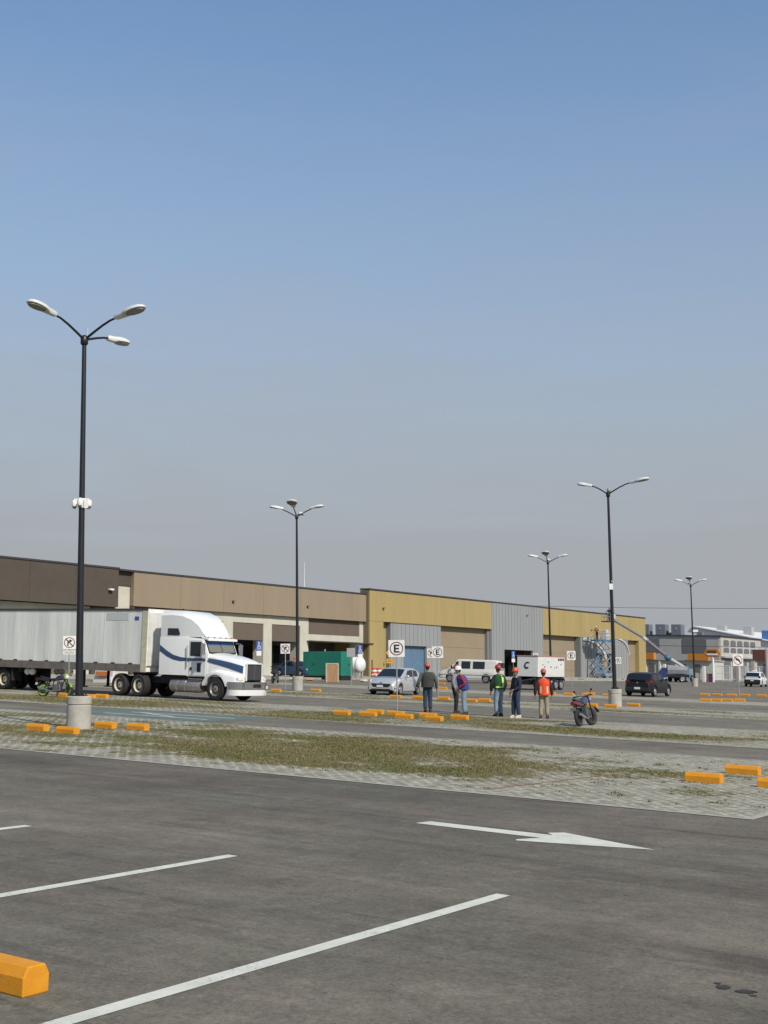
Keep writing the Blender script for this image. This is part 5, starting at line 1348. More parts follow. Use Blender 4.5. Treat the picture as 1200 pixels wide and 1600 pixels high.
def barrier(u, v, label, m=M_BO):
    t = thing('traffic_barrier', label, 'barrier', L(u, v), AZU + PI / 2, 'plastic barriers seen under the trailer')
    b = MB(); b.prism([(-.25, 0), (.25, 0), (.22, .2), (.10, .4), (.08, .85), (-.08, .85), (-.10, .4), (-.22, .2)], -.8, .8, 'x', 0)
    b.build('shell', [mat('barrier_white', (.6, .58, .55), .6)], t, bevel=.02)
    b = MB(); b.span((-.5, -.30, .42), (.5, .30, .7)); b.box((0, 0, .56), (.5, .24, .2)); b.build('band', m, t)
barrier(55.0, 58.5, 'orange and white barrier seen under the trailer, left of the green motorcycle'); barrier(57.0, 54.5, 'orange and white barrier seen under the trailer, behind the nearest lamp pole'); barrier(57.8, 52.6, 'orange and white barrier seen under the trailer, right of the nearest lamp pole')
o = MB().box(L(103.0, 71.6, .9), (.16, .16, 1.8)).build('timber_post', mat('rust_brown', (.17, .08, .04), .8)); tag(o, 'rusty brown post standing left of the red and white barrels', 'post')

# small heaps and litter
rr_ = random.Random(11)
M_SACK = mat('sack_cloth', (0.50, 0.44, 0.36), 0.9, var=0.3, scale=6); M_SACKO = mat('orange_sack', (0.48, 0.24, 0.12), 0.9, var=0.3, scale=6)
for u, v, m, lb_ in ((81.0, 62.5, M_SACKO, 'orange sack lying by the kerb right of the far scooter'), (82.5, 61.5, M_SACK, 'pale sack lying in front of the green generator'), (84.6, 59.6, M_SACK, 'pale bag at the right foot of the plywood panel'), (121.0, 64.0, M_SACK, 'pale bag on the kerb left of the blue door'), (80.0, 63.4, M_SACK, 'pale sack beside the lamp pedestal near the green generator')):
    b = MB(); b.ellipsoid((0, 0, .10), (.36, .24, .13), 0, 14, 8)
    b.v = [(x + .12 * noise.noise(Vector((x * 5, y * 5, z * 5 + u))), y + .06 * noise.noise(Vector((x * 4 + 9, y * 4, z * 4))), max(0, z + .06 * noise.noise(Vector((x * 5, y * 5 + u, z))))) for x, y, z in b.v]
    o = b.build('sack', m, smooth=True); o.location = L(u, v, 0 if v < 65 else .15); tag(o, lb_, 'sack')

# ------------------------------------------------------------------ lifts by the ochre store
M_LBLUE = mat('lift_blue', (0.07, 0.17, 0.27), 0.45, var=0.15); M_LGREY = mat('lift_grey', (0.21, 0.24, 0.26), 0.5, var=0.1)
lc = L(154.6, 70.4)
Z_ = thing('scissor_lift', 'grey scissor lift with a raised blue platform before the blue door', 'scissor lift', lc, AZU)
b = MB(); b.span((-.3, -.6, .30), (2.5, .6, .75)); b.build('chassis', M_LGREY, Z_, bevel=.03)
for x in (.1, 2.1):
    for y in (-.6, .6): wheel(Z_, x, y, .22, .16, M_RIM, 1 if y > 0 else -1)
b = MB(); hgt = 1.05; z = .8
for k in range(4):
    for y in (-.45, .45):
        b.tube([(0, y, z), (2.2, y, z + hgt)], .07, 5); b.tube([(2.2, y, z), (0, y, z + hgt)], .07, 5)
    for x in (0, 2.2): b.tube([(x, -.45, z), (x, .45, z)], .04, 5)
    z += hgt
b.build('scissor_stack', M_LGREY, Z_)
b = MB(); b.span((-1.6, -.65, z), (2.6, .65, z + .22)); b.build('platform', M_LBLUE, Z_, bevel=.02)
b = MB()
for y in (-.62, .62):
    for zz in (.7, 1.25): b.tube([(-1.55, y, z + zz), (2.55, y, z + zz)], .03, 5)
    for x in (-1.55, -.5, .5, 1.5, 2.55): b.tube([(x, y, z + .2), (x, y, z + 1.25)], .03, 5)
b.build('guard_rail', M_PALE, Z_)
PLAT = z + .22
b = MB(); b.span((1.2, -.4, PLAT), (2.2, .4, PLAT + 1.0)); b.span((1.3, -.35, PLAT + 1.0), (2.0, .2, PLAT + 1.35)); b.build('tool_chest', M_PALE, Z_, bevel=.03)

p_b = L(152.0, 58.3); 
J_ = thing('boom_lift', 'blue boom lift with a long grey arm reaching up to the ochre store roof', 'boom lift', p_b, AZU)
inv = Matrix.Rotation(-AZU, 3, 'Z')
def J(u, v, h): return inv @ (L(u, v, h) - p_b)
b = MB(); b.span((-1.3, -1.0, .45), (1.3, 1.0, 1.0)); b.build('chassis', M_LBLUE, J_, bevel=.04)
for x in (-1.0, 1.0):
    for y in (-1.05, 1.05): wheel(J_, x, y, .42, .3, M_RIM, 1 if y > 0 else -1)
b = MB(); b.span((-1.2, -.7, 1.05), (1.1, .7, 1.9)); b.build('turret', M_LBLUE, J_, bevel=.05)
k0, k1, k2, k3 = J(152.6, 58.0, 1.8), J(148.6, 58.6, 3.0), J(150.5, 62.5, 5.4), J(153.0, 67.6, 7.7)
b = MB(); b.tube([k0, k1], .2, 6); b.build('lower_arm', M_PALE, J_)
b = MB(); b.ellipsoid(k1, (.55, .45, .4)); b.build('knuckle_cover', mat('dull_blue', (.07, .14, .19), .6), J_, smooth=True)
b = MB(); b.tube([k1, k1.lerp(k2, .9)], .24, 6); b.build('upper_arm', mat('mauve_arm', (.22, .18, .19), .6, var=.15), J_)
b = MB(); b.tube([k1.lerp(k2, .85), k2], .27, 6); b.build('arm_collar', M_PALE, J_)
b = MB(); b.tube([k2, k3], .18, 6); b.build('telescopic_arm', M_LGREY, J_)
bk = J(153.0, 68.4, 7.55)
b = MB(); b.box(bk, (2.6, .9, .14), 1)
for dx in (-1.25, -.4, .45, 1.25):
    for dy in (-.42, .42): b.tube([bk + Vector((dx, dy, 0)), bk + Vector((dx, dy, 1.1))], .035, 5)
for zz in (.6, 1.1):
    for dy in (-.42, .42): b.tube([bk + Vector((-1.25, dy, zz)), bk + Vector((1.25, dy, zz))], .035, 5)
    for dx in (-1.25, 1.25): b.tube([bk + Vector((dx, -.42, zz)), bk + Vector((dx, .42, zz))], .035, 5)
b.build('basket', [M_LGREY, M_COPING], J_)
b = MB(); b.box(bk + Vector((.7, -.5, .7)), (.6, .1, .6)); b.build('control_box', M_PALE, J_, bevel=.02)
BASKET = L(153.0, 68.4, 7.62)

# grey tank truck behind the black hatchback
lq = L(148.9, 58.6)
A3 = thing('tank_truck', 'grey bodied service truck with a navy cab, just right of the black hatchback', 'truck', lq, R(172), tilt=True)
b = MB(); b.loft([[(-2.1, -.9, 1.0), (-2.1, -1.0, 1.5), (-2.1, -.8, 1.95), (-2.1, .8, 1.95), (-2.1, 1.0, 1.5), (-2.1, .9, 1.0)], [(.35, -.9, 1.0), (.35, -1.0, 1.5), (.35, -.7, 2.1), (.35, .7, 2.1), (.35, 1.0, 1.5), (.35, .9, 1.0)]]); b.build('tank_body', mat('dull_tank', (.22, .21, .22), .6, var=.25), A3, bevel=.05)
b = MB(); b.loft([[(.4, -.9, .5), (.4, -.9, 1.75), (.4, .9, 1.75), (.4, .9, .5)], [(.9, -.9, .5), (.9, -.85, 1.75), (.9, .85, 1.75), (.9, .9, .5)], [(1.35, -.9, .5), (1.35, -.88, 1.15), (1.35, .88, 1.15), (1.35, .9, .5)], [(2.1, -.85, .5), (2.1, -.82, 1.0), (2.1, .82, 1.0), (2.1, .85, .5)]]); b.build('cab', mat('navy_cab', (.02, .035, .12), .4), A3, bevel=.05)
b = MB(); b.loft([[(.93, -.78, 1.66), (.93, .78, 1.66)], [(1.33, -.8, 1.2), (1.33, .8, 1.2)]], closed=False, cap0=False, cap1=False); b.v = [(x + .03, y, z + .03) for x, y, z in b.v]; b.build('windscreen', M_GLASS, A3)
b = MB(); b.span((-2.3, -.85, .6), (.5, .85, .95)); b.build('chassis', M_UNDER, A3)
for x in (-1.5, 1.4):
    for y in (-.85, .85): wheel(A3, x, y, .42, .26, M_RIM, 1 if y > 0 else -1)

# ------------------------------------------------------------------ motorcycles
def motorcycle(label, loc, a, rimc, bodyc, seatc, tailc, lean=-.10, steer=.35, cowlc=None, platec=None):
    t = thing('motorcycle', label, 'motorcycle', loc, a)
    t.rotation_euler = (Matrix.Rotation(a, 3, 'Z') @ Matrix.Rotation(lean, 3, 'X')).to_euler()
    r = .30; x0, x1 = -.64, .64
    def mw(x, st, nm):
        M = Matrix.Rotation(st, 3, 'Z'); xf = lambda q: M @ Vector((q[0], q[1], q[2])) + Vector((x, 0, r))
        b = MB(xf); vs = []; fs = []; n, k = 32, 10
        for i in range(n):
            p = 2 * PI * i / n
            for j in range(k):
                q = 2 * PI * j / k; rr = r - .055 + .055 * math.cos(q); vs.append((rr * math.cos(p), .055 * math.sin(q), rr * math.sin(p)))
        for i in range(n):
            for j in range(k): fs.append((i * k + j, ((i + 1) % n) * k + j, ((i + 1) % n) * k + (j + 1) % k, i * k + (j + 1) % k))
        b.add(vs, fs); w = b.build(nm, M_TYRE, t, smooth=True)
        b = MB(xf); b.lathe([(r - .115, -.05), (r - .06, -.06), (r - .06, .06), (r - .115, .05), (r - .115, -.05)], n=28, axis='y')
        for i in range(6):
            p = PI * i / 3; b.tube([(.03 * math.cos(p), 0, .03 * math.sin(p)), ((r - .09) * math.cos(p), 0, (r - .09) * math.sin(p))], .016, 5)
        b.lathe([(.045, -.05), (.045, .05)], n=10, axis='y'); b.build('rim', rimc, w, smooth=True, angle=40)
    mw(x0, 0, 'wheel'); mw(x1, steer, 'wheel')
    b = MB()
    for s in (-.09, .09):
        b.tube([(x1, s, r), (.40, s, .88)], .024, 6)
        b.tube([(x0, s, r), (-.15, s * .9, .42)], .022, 6)
        b.tube([(x0 + .1, s * 1.1, r + .04), (-.42, s * 1.1, .68)], .028, 6)
    b.tube([(.40, 0, .86), (-.1, 0, .74), (-.75, 0, .78)], .028, 6); b.tube([(.38, 0, .8), (.25, 0, .35), (-.2, 0, .30), (-.15, 0, .74)], .024, 6)
    b.build('frame', M_UNDER, t, smooth=True)
    b = MB(); b.box((.06, 0, .42), (.34, .24, .26)); b.box((.15, 0, .60), (.2, .2, .18), rot=Matrix.Rotation(.35, 3, 'Y')); b.lathe([(.12, -.15), (.12, .15), (.06, .17)], (-.02, 0, .38), 14, 'y'); b.build('engine', mat('engine_grey', (.10, .10, .10), .5, .4), t, bevel=.02)
    b = MB(); b.tube([(.2, -.13, .52), (.28, -.14, .30), (-.2, -.16, .25), (-.55, -.17, .34), (-.85, -.17, .42)], [.022, .022, .025, .045, .05], 8); b.build('exhaust', M_CHROME, t, smooth=True)
    b = MB(); b.loft([[(.42, -.04, .80), (.42, -.05, .90), (.42, .05, .90), (.42, .04, .80)], [(.28, -.13, .78), (.28, -.10, .98), (.28, .10, .98), (.28, .13, .78)], [(.05, -.13, .74), (.05, -.09, .95), (.05, .09, .95), (.05, .13, .74)], [(-.12, -.06, .72), (-.12, -.05, .80), (-.12, .05, .80), (-.12, .06, .72)]]); b.build('fuel_tank', bodyc, t, smooth=True, bevel=.02)
    b = MB(); b.loft([[(.0, -.06, .76), (.0, -.06, .84), (.0, .06, .84), (.0, .06, .76)], [(-.25, -.12, .76), (-.25, -.11, .83), (-.25, .11, .83), (-.25, .12, .76)], [(-.62, -.09, .82), (-.62, -.08, .90), (-.62, .08, .90), (-.62, .09, .82)], [(-.86, -.04, .90), (-.86, -.03, .96), (-.86, .03, .96), (-.86, .04, .90)]]); b.build('seat', seatc, t, bevel=.02)
    b = MB(); b.loft([[(-.35, -.12, .66), (-.35, -.12, .78), (-.35, .12, .78), (-.35, .12, .66)], [(-.80, -.08, .74), (-.80, -.08, .86), (-.80, .08, .86), (-.80, .08, .74)], [(-1.0, -.05, .80), (-1.0, -.05, .86), (-1.0, .05, .86), (-1.0, .05, .80)]]); b.build('tail_fairing', tailc, t, bevel=.02)
    b = MB(); b.box((-1.0, 0, .77), (.05, .12, .07)); b.build('tail_light', M_LAMPR, t)
    b = MB(); b.box((-1.02, 0, .60), (.02, .18, .11), rot=Matrix.Rotation(.3, 3, 'Y')); b.build('number_plate', platec or M_PLATE, t)
    b = MB(); b.prism([(-.62, .62), (-.45, .64), (-.30, .50), (-.34, .48), (-.48, .60), (-.62, .59)], -.06, .06, 'y'); b.tube([(-.80, 0, .76), (-.98, 0, .48)], .04, 5); b.build('rear_mudguard', M_UNDER, t)
    Ms = Matrix.Rotation(steer, 3, 'Z')
    xf = lambda q: Ms @ (Vector(q) - Vector((.42, 0, 0))) + Vector((.42, 0, 0))
    b = MB(xf); b.tube([(.28, -.36, 1.02), (.38, -.18, 1.04), (.40, 0, .96), (.38, .18, 1.04), (.28, .36, 1.02)], .016, 6); b.tube([(.26, -.42, 1.015), (.30, -.30, 1.025)], .024, 6); b.tube([(.26, .42, 1.015), (.30, .30, 1.025)], .024, 6); b.build('handlebar', M_UNDER, t, smooth=True)
    b = MB(xf); b.ellipsoid((.52, 0, .88), (.10, .10, .10)); b.build('headlight', M_LAMPW, t, smooth=True)
    b = MB(xf); b.loft([[(.44, -.12, .80), (.40, -.12, 1.02), (.40, .12, 1.02), (.44, .12, .80)], [(.58, -.09, .80), (.52, -.08, 1.05), (.52, .08, 1.05), (.58, .09, .80)]]); b.build('front_cowl', cowlc or bodyc, t, bevel=.02)
    for s in (-1, 1):
        b = MB(xf); b.tube([(.34, s * .26, 1.04), (.32, s * .36, 1.18)], .010, 5); b.ellipsoid((.32, s * .38, 1.20), (.02, .05, .035)); b.build('mirror', M_UNDER, t, smooth=True)
    b = MB(xf); n = 14; b.loft([[(x1 + (r + .03) * math.cos(R(20 + 110 * i / n)), y, r + (r + .03) * math.sin(R(20 + 110 * i / n))) for y in (-.06, .06)] for i in range(n + 1)], closed=False, cap0=False, cap1=False); b.build('front_mudguard', cowlc or bodyc, t, smooth=True)
    b = MB(); b.tube([(0, .10, .30), (-.06, .34, .02 + .03)], .016, 5); b.build('side_stand', M_UNDER, t)
    return t
M_LIME = mat('lime_paint', (0.22, 0.33, 0.08), 0.4); M_MAROON = mat('maroon_paint', (0.13, 0.015, 0.025), 0.35, coat=.5); M_MBLUE = mat('slate_blue_paint', (0.045, 0.055, 0.085), 0.35, coat=.5); M_SEAT = mat('seat_vinyl', (0.016, 0.015, 0.016), 0.6)
motorcycle('black sport motorcycle with lime green wheel rims in front of the trailer', L(36.0, 41.2), R(-14), M_LIME, mat('violet_black_paint', (.030, .024, .045), .35), M_SEAT, M_SEAT, -.12, -.5, M_LIME).scale = (.92, .92, .92)
motorcycle('dark blue and maroon motorcycle leaning on its stand, right of the workers', L(36.6, 17.2), AZU + R(6), mat('dark_rim', (.06, .055, .05), .5, .4), M_MBLUE, M_SEAT, M_MAROON, -.16, -.35, platec=mat('dull_plate', (.12, .11, .11), .6)).scale = (.93, .93, .93)
motorcycle('dark motorcycle with a white plate seen from behind, right of the truck grille', L(69.2, 56.4), R(80), MATS['dark_rim'], M_SEAT, M_SEAT, M_SEAT, -.05, .3)

# ------------------------------------------------------------------ people
def skin_mesh(name, verts, edges, radii, m, parent, sub=1, extra=None):
    me = bpy.data.meshes.new(name); me.from_pydata([tuple(v) for v in verts], edges, [])
    o = bpy.data.objects.new(name, me); C.objects.link(o)
    sk = o.modifiers.new('skin', 'SKIN'); sk.use_smooth_shade = True
    if not me.skin_vertices: 
        raise RuntimeError('no skin layer')
    for i, r_ in enumerate(radii):
        d = me.skin_vertices[0].data[i]; d.radius = (r_, r_) if not isinstance(r_, tuple) else r_
        d.use_root = (i == 0)
    if sub: s = o.modifiers.new('sub', 'SUBSURF'); s.levels = sub; s.render_levels = sub
    me2 = bpy.data.meshes.new_from_object(o.evaluated_get(bpy.context.evaluated_depsgraph_get()))
    C.objects.unlink(o); bpy.data.objects.remove(o); bpy.data.meshes.remove(me)
    me2.name = name
    if extra is not None:
        bm = bmesh.new(); bm.from_mesh(me2)
        n0 = len(bm.verts)
        vs = [bm.verts.new(p) for p in extra.v]
        for f, mi in zip(extra.f, extra.m):
            try: ff = bm.faces.new([vs[i] for i in f]); ff.material_index = mi; ff.smooth = True
            except ValueError: pass
        bmesh.ops.recalc_face_normals(bm, faces=bm.faces)
        bm.to_mesh(me2); bm.free()
    me2.materials.clear()
    for mm in (m if isinstance(m, (list, tuple)) else [m]): me2.materials.append(mm)
    o = bpy.data.objects.new(name, me2); C.objects.link(o); o.parent = parent
    return o
SKIN = [mat('skin_brown', (0.22, 0.115, 0.070), 0.6, var=.08), mat('skin_tan', (0.30, 0.17, 0.11), 0.6, var=.08), mat('skin_dark', (0.12, 0.062, 0.040), 0.6)]
M_HAIR = mat('dark_hair', (0.012, 0.010, 0.009), 0.7); M_EYE = mat('eye_dark', (0.01, 0.01, 0.01), 0.2)
M_BOOT = mat('boot_leather', (0.045, 0.030, 0.020), 0.7, var=.2)
def cloth(name, c): return mat(name, c, 0.92, var=0.22, scale=9, bump=0.3, bscale=14)
def person(label, loc, face, skin, jacket, trousers, helmet, h=1.72, arms=None, lean=(0, 0), head=(0, 0), feet=((-.10, .0), (.12, .05)), vest=None, bands=None, boots=None, sleeve=None, width=1.0, vest_len=.86):
    t = thing('person', label, 'person', loc, face - PI / 2, 'people on the site')
    k = h / 1.72
    lx, ly = lean
    pel = Vector((0, 0, .93)); sp = Vector((lx * .3, ly * .3, 1.12)); chs = Vector((lx * .7, ly * .7, 1.30)); nk = Vector((lx, ly, 1.46)); hb = nk + Vector((head[0] * .3, .02 + head[1] * .3, .07))
    hc = hb + Vector((head[0], .01 + head[1], .105 - abs(head[1]) * .4))
    hip = [Vector((-.085, 0, .88)), Vector((.085, 0, .88))]
    ank = [Vector((fx, fy, .085)) for fx, fy in feet]
    kn = [(hip[i] + ank[i]) / 2 + Vector((0, .035, .02)) for i in (0, 1)]
    sh = [nk + Vector((-.185 * width, -.01, -.075)), nk + Vector((.185 * width, -.01, -.075))]
    arms = arms or [((-.27, -.02, 1.12), (-.27, .08, .87)), ((.27, -.02, 1.12), (.27, .08, .87))]
    el = [Vector(a[0]) for a in arms]; wr = [Vector(a[1]) for a in arms]
    S = lambda p: Vector(p) * k
    # continuous body with hands
    V = [pel, sp, chs, nk, hb]; E = [(0, 1), (1, 2), (2, 3), (3, 4)]; Rr = [.115, .105, .115, .055, .052]
    for i in (0, 1):
        n = len(V); V += [hip[i], kn[i], ank[i], ank[i] + Vector((.01 * (1 if i else -1), .13, -.05))]; E += [(0, n), (n, n + 1), (n + 1, n + 2), (n + 2, n + 3)]; Rr += [.08, .055, .038, .03]
        n = len(V); V += [sh[i], el[i], wr[i]]; E += [(2, n), (n, n + 1), (n + 1, n + 2)]; Rr += [.052, .038, .026]
        d = (wr[i] - el[i]).normalized(); side = d.cross(Vector((1, 0, 0)) if abs(d.x) < .8 else Vector((0, 1, 0))).normalized(); nrm = d.cross(side)
        palm = wr[i] + d * .055; V.append(palm); E.append((n + 2, n + 3)); Rr.append((.034, .018))
        for f in range(4):
            m_ = len(V); off = side * (f - 1.5) * .019; ln = (.075, .085, .08, .062)[f]
            V += [palm + d * .03 + off, palm + d * (.03 + ln * .55) + off * 1.1 + nrm * .008, palm + d * (.02 + ln) + off * 1.1 + nrm * .030]; E += [(n + 3, m_), (m_, m_ + 1), (m_ + 1, m_ + 2)]; Rr += [.0095, .0085, .007]
        m_ = len(V); V += [wr[i] + d * .03 - side * .034, wr[i] + d * .065 - side * .058 + nrm * .014]; E += [(n + 2, m_), (m_, m_ + 1)]; Rr += [.011, .009]
    ex = MB(); M3 = Matrix.Rotation(-head[1] * 1.6, 3, 'X') @ Matrix.Rotation(head[0] * 1.5, 3, 'Y')
    hp = S(hc)
    def H(x, y, z): return hp + (M3 @ Vector((x, y, z))) * k
    rings = []
    for z, wx_, fy, by in ((-.115, .030, .055, -.005), (-.10, .048, .072, .035), (-.07, .060, .080, .062), (-.03, .070, .086, .080), (.01, .075, .086, .092), (.05, .075, .086, .094), (.085, .064, .070, .080), (.11, .040, .045, .05), (.12, .008, .01, .01)):
        rings.append([tuple(H(wx_ * math.sin(2 * PI * j / 18), (fy if math.cos(2 * PI * j / 18) > 0 else by) * math.cos(2 * PI * j / 18), z)) for j in range(18)])
    ex.loft(rings)
    ex.loft([[tuple(H(x, y, z)) for x, y, z in ((-.010, .082, .015), (.010, .082, .015), (0, .088, .018))], [tuple(H(x, y, z)) for x, y, z in ((-.017, .078, -.035), (.017, .078, -.035), (0, .113, -.028))]])
    ex.add([tuple(H(x, y, z)) for x, y, z in ((-.024, .078, -.062), (.024, .078, -.062), (.020, .083, -.069), (-.020, .083, -.069))], [(0, 1, 2, 3)], 1)
    for sx in (-1, 1):
        ex.ellipsoid(H(sx * .030, .080, .012), (.012 * k, .008 * k, .008 * k), 2, 8, 5)
        ex.ellipsoid(H(sx * .077, -.005, -.005), (.010 * k, .022 * k, .034 * k), 0, 8, 6)
    body = skin_mesh('body', [S(v) for v in V], E, [(r_[0] * k, r_[1] * k) if isinstance(r_, tuple) else r_ * k for r_ in Rr], [skin, MATS['lip'], M_EYE], t, 1, ex)
    # hair below the helmet rim
    b = MB(); rr = []
    for z, s_ in ((-.055, .97), (-.01, 1.06), (.04, 1.08), (.07, 1.05)):
        rr.append([tuple(H(.073 * s_ * math.sin(R(95 + 170 * j / 12)), .092 * s_ * math.cos(R(95 + 170 * j / 12)), z)) for j in range(13)])
    b.loft(rr, closed=False, cap0=False, cap1=False); b.build('hair', M_HAIR, t, smooth=True)
    # clothing
    V = [pel + Vector((0, 0, .03)), hip[0], kn[0], ank[0] + Vector((0, -.01, .0)), hip[1], kn[1], ank[1] + Vector((0, -.01, .0)), pel + Vector((0, 0, .10))]
    skin_mesh('trousers', [S(v) for v in V], [(0, 1), (1, 2), (2, 3), (0, 4), (4, 5), (5, 6), (0, 7)], [r_ * k for r_ in (.150, .112, .088, .076, .112, .088, .076, .150)], trousers, t, 1)
    V = [sp, pel + Vector((0, 0, .02)), chs, nk + Vector((0, 0, -.035))]; E = [(0, 1), (0, 2), (2, 3)]; Rr = [(.172, .158), (.180, .165), (.188, .160), (.085, .08)]
    sl = 0
    for i in (0, 1):
        n = len(V); V += [sh[i], el[i], wr[i]]; E += [(2, n), (n, n + 1), (n + 1, n + 2)]; Rr += [.088, .072, .054]
    skin_mesh('jacket', [S(v) for v in V], E, [(r_[0] * k, r_[1] * k) if isinstance(r_, tuple) else r_ * k for r_ in Rr], jacket, t, 1)
    def torso(x_, zf, f, out):      # point on an elliptical shell round the torso
        c_ = (pel + Vector((0, 0, -.08))).lerp(nk, zf); a_ = x_
        wx_ = float(np.interp(zf, [0, .35, .75, .93, 1.0], [.215, .205, .225, .185, .095])) * (.5 + .5 * width); wy = float(np.interp(zf, [0, .35, .75, .93, 1], [.200, .192, .190, .150, .085]))
        return S(c_ + Vector(((wx_ + out) * math.sin(a_), (wy + out) * math.cos(a_), 0)))
    if vest:
        b = MB(); n = 24; z0 = 1 - vest_len
        rr = [[tuple(torso(2 * PI * j / n, z0 + (1 - z0) * i / 8, 0, .012)) for j in range(n)] for i in range(9)]
        b.loft(rr, cap0=False, cap1=False); v_ = b.build('vest', vest, t, smooth=True)
        for (a0, a1, f0, f1) in (bands[1] if bands else ()):
            b = MB(); b.loft([[tuple(torso(a0 + (a1 - a0) * j / 8, f0 + (f1 - f0) * i / 4, 0, .02)) for j in range(9)] for i in range(5)], closed=False, cap0=False, cap1=False); b.build('reflective_band', bands[0], v_, smooth=True)
    for i in (0, 1):
        a_ = ank[i]; b = MB()
        b.loft([[tuple(S((a_.x + x, a_.y + y, z))) for x, y, z in ((-.045, y0, .0), (.045, y0, .0), (.043, y0, zt_), (-.043, y0, zt_))] for y0, zt_ in ((-.085, .09), (-.04, .13), (.05, .11), (.12, .075), (.17, .05))]); b.build('boot', boots or M_BOOT, t, smooth=True, bevel=.01)
    b = MB()
    prof = [(1.0, -.0), (1.0, .03), (.94, .07), (.74, .11), (.40, .135), (0, .142)]
    rr = [[tuple(H(.104 * f * math.sin(2 * PI * j / 20), .126 * f * math.cos(2 * PI * j / 20) - .004, .035 + z)) for j in range(20)] for f, z in prof[:-1]] + [[tuple(H(0, -.004, .035 + .142))] * 20]
    b.loft(rr, cap0=False, cap1=False)
    b.loft([[tuple(H(.115 * math.sin(2 * PI * j / 20), .138 * math.cos(2 * PI * j / 20) + (.035 if math.cos(2 * PI * j / 20) > .3 else 0), zz)) for j in range(20)] for zz in (.030, .040)])
    b.loft([[tuple(H(-.012, .10 - .2 * i / 8, .035 + .148 * math.sqrt(max(0, 1 - (i / 4 - 1) ** 2)) * .98)), tuple(H(.012, .10 - .2 * i / 8, .035 + .148 * math.sqrt(max(0, 1 - (i / 4 - 1) ** 2)) * .98)), tuple(H(0, .10 - .2 * i / 8, .03))] for i in range(9)])
    b.build('hard_hat', helmet, t, smooth=True, angle=50)
    return t
mat('lip', (0.16, 0.06, 0.05), 0.5)
H_OR = mat('helmet_orange', (0.56, 0.085, 0.030), 0.35); H_RED = mat('helmet_red', (0.36, 0.035, 0.030), 0.35); H_WH = mat('helmet_white', (0.72, 0.70, 0.66), 0.35)
J_SAGE = cloth('sage_jacket', (0.082, 0.090, 0.070)); J_PALE = cloth('greyed_shirt', (0.22, 0.21, 0.22)); J_CRIM = cloth('crimson_sleeves', (0.25, 0.025, 0.040)); J_BLACK = cloth('black_jacket', (0.014, 0.015, 0.016)); J_NAVY = cloth('navy_jacket', (0.014, 0.018, 0.040)); J_OR = cloth('orange_coverall', (0.40, 0.10, 0.035))
T_DENIM = cloth('dark_denim', (0.025, 0.042, 0.075)); T_LIGHT = cloth('light_denim', (0.19, 0.25, 0.31)); T_BLACK = cloth('black_trousers', (0.016, 0.014, 0.015)); T_KHAKI = cloth('khaki_trousers', (0.30, 0.255, 0.175))
V_GREY = cloth('charcoal_vest', (0.040, 0.040, 0.036)); V_BLUE = cloth('blue_vest', (0.030, 0.045, 0.20)); V_GREEN = cloth('dark_green_vest', (0.012, 0.070, 0.016)); V_OR = cloth('orange_vest', (0.66, 0.070, 0.020))
B_LIME = mat('lime_band', (0.50, 0.66, 0.16), 0.5); B_SIL = mat('silver_band', (0.62, 0.58, 0.30), 0.5)
back = [(PI - 1.0, PI - .45, .18, .95), (PI + .45, PI + 1.0, .18, .95)]
person('man in grey green jacket, dark jeans and orange hard hat, seen from behind', L(39.9, 25.2), R(95), SKIN[0], J_SAGE, T_DENIM, H_OR, 1.76,
       arms=[((-.33, -.05, 1.13), (-.36, .03, .88)), ((.32, -.03, 1.12), (.34, .06, .86))], vest=V_GREY, width=1.12, vest_len=.9, feet=((-.09, 0), (.10, .03)))
person('man in a red hard hat and shaded pale shirt, left of the white hard hat', L(40.6, 24.42), R(345), SKIN[2], J_PALE, T_BLACK, H_RED, 1.72, head=(0, .02))  # pale shirt, its shading put into the grey cloth colour
person('man in a white hard hat with a blue vest and crimson sleeves, looking down', L(39.25, 23.22), R(180), SKIN[1], J_CRIM, T_LIGHT, H_WH, 1.70,
       arms=[((-.28, -.02, 1.14), (-.16, .22, .98)), ((.29, -.10, 1.12), (.17, .20, .96))], lean=(0, .13), head=(0, .05), width=1.12, vest=V_BLUE, vest_len=.86, feet=((-.12, .02), (.15, -.06)))
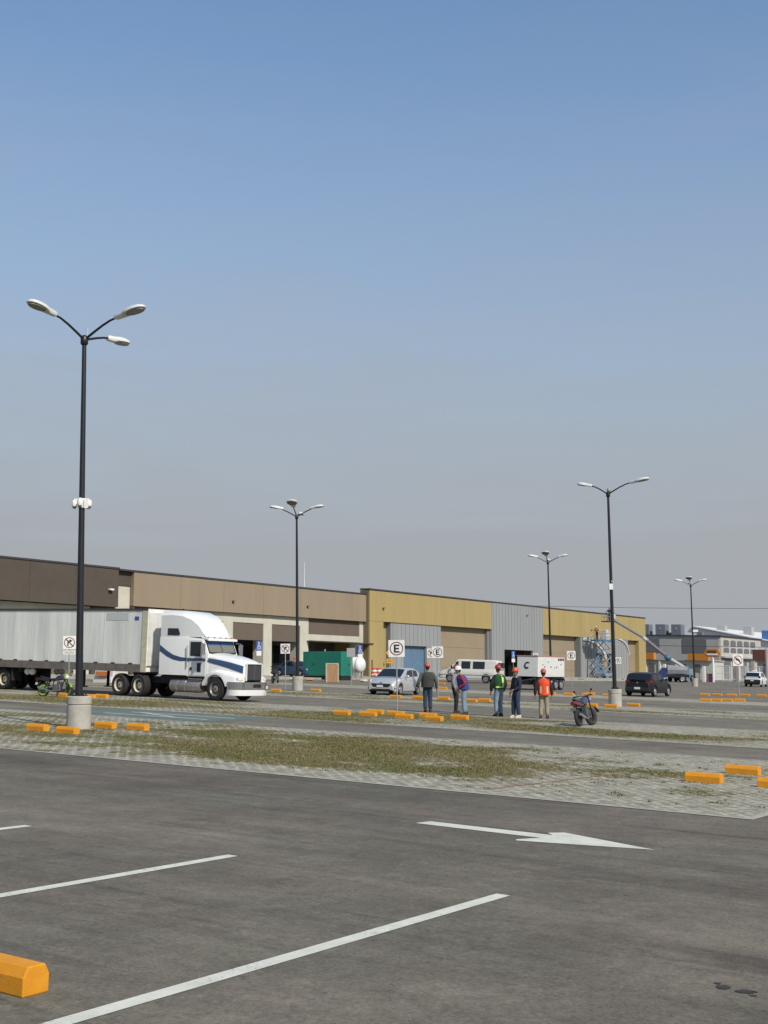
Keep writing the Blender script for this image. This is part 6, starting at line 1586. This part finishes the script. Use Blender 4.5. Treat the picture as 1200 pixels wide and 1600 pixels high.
person('man in black jacket, lime striped green vest, light jeans and red hard hat', L(39.5, 21.95), R(125), SKIN[1], J_BLACK, T_LIGHT, H_RED, 1.76,
       arms=[((-.30, .02, 1.13), (-.24, .12, .88)), ((.29, -.04, 1.12), (.27, .06, .87))], vest=V_GREEN, bands=(B_LIME, [(PI - .28, PI + .08, .27, .96), (PI - .1, PI + 1.1, .24, .33), (1.25, 1.55, .3, .9)]), vest_len=.78, feet=((-.11, 0), (.13, .05)))
person('man in a navy jacket and dark jeans with pale shoes and an orange hard hat', L(39.25, 21.1), R(208), SKIN[1], J_NAVY, T_DENIM, H_OR, 1.68,
       arms=[((-.27, .02, 1.10), (-.15, .22, 1.0)), ((.28, -.02, 1.10), (.22, .12, .88))], boots=mat('pale_shoe', (.50, .42, .38), .7), feet=((-.09, -.03), (.09, .08)))
person('person in a long orange vest with two yellow bands and khaki trousers, seen from behind', L(39.85, 20.34), R(88), SKIN[1], cloth('plum_jacket', (0.035, 0.018, 0.028)), T_KHAKI, mat('helmet_brick', (0.44, 0.055, 0.040), .35), 1.66,
       arms=[((-.30, -.04, 1.10), (-.31, .04, .84)), ((.29, -.02, 1.10), (.30, .06, .84))], vest=V_OR, bands=(B_SIL, [(PI - .72, PI - .42, .12, .52), (PI + .42, PI + .72, .12, .52)]), vest_len=1.0, feet=((-.12, 0), (.13, .02)))
person('person in orange work clothes standing at the cream column behind the far scooter', L(87.6, 69.3) + Vector((0, 0, .15)), R(250), SKIN[1], J_OR, J_OR, H_OR, 1.7)
person('worker with a white hard hat bending on the scissor lift platform', L(153.6, 70.4, PLAT), R(100), SKIN[1], J_OR, T_DENIM, H_WH, 1.7, lean=(0, .16), head=(0, .05), arms=[((-.24, .22, 1.15), (-.18, .42, 1.15)), ((.26, .18, 1.12), (.2, .40, 1.05))])
person('worker in a dark jacket standing in the boom lift basket at the roof edge', L(153.2, 68.35, 7.70), R(110), SKIN[1], J_BLACK, T_DENIM, H_OR, 1.7, arms=[((-.30, .12, 1.2), (-.24, .36, 1.25)), ((.28, .08, 1.15), (.24, .34, 1.15))])
person('worker in a grey shirt beside the dark jacketed worker in the boom lift basket', L(154.1, 68.4, 7.70), R(60), SKIN[1], J_PALE, T_BLACK, H_WH, 1.68)
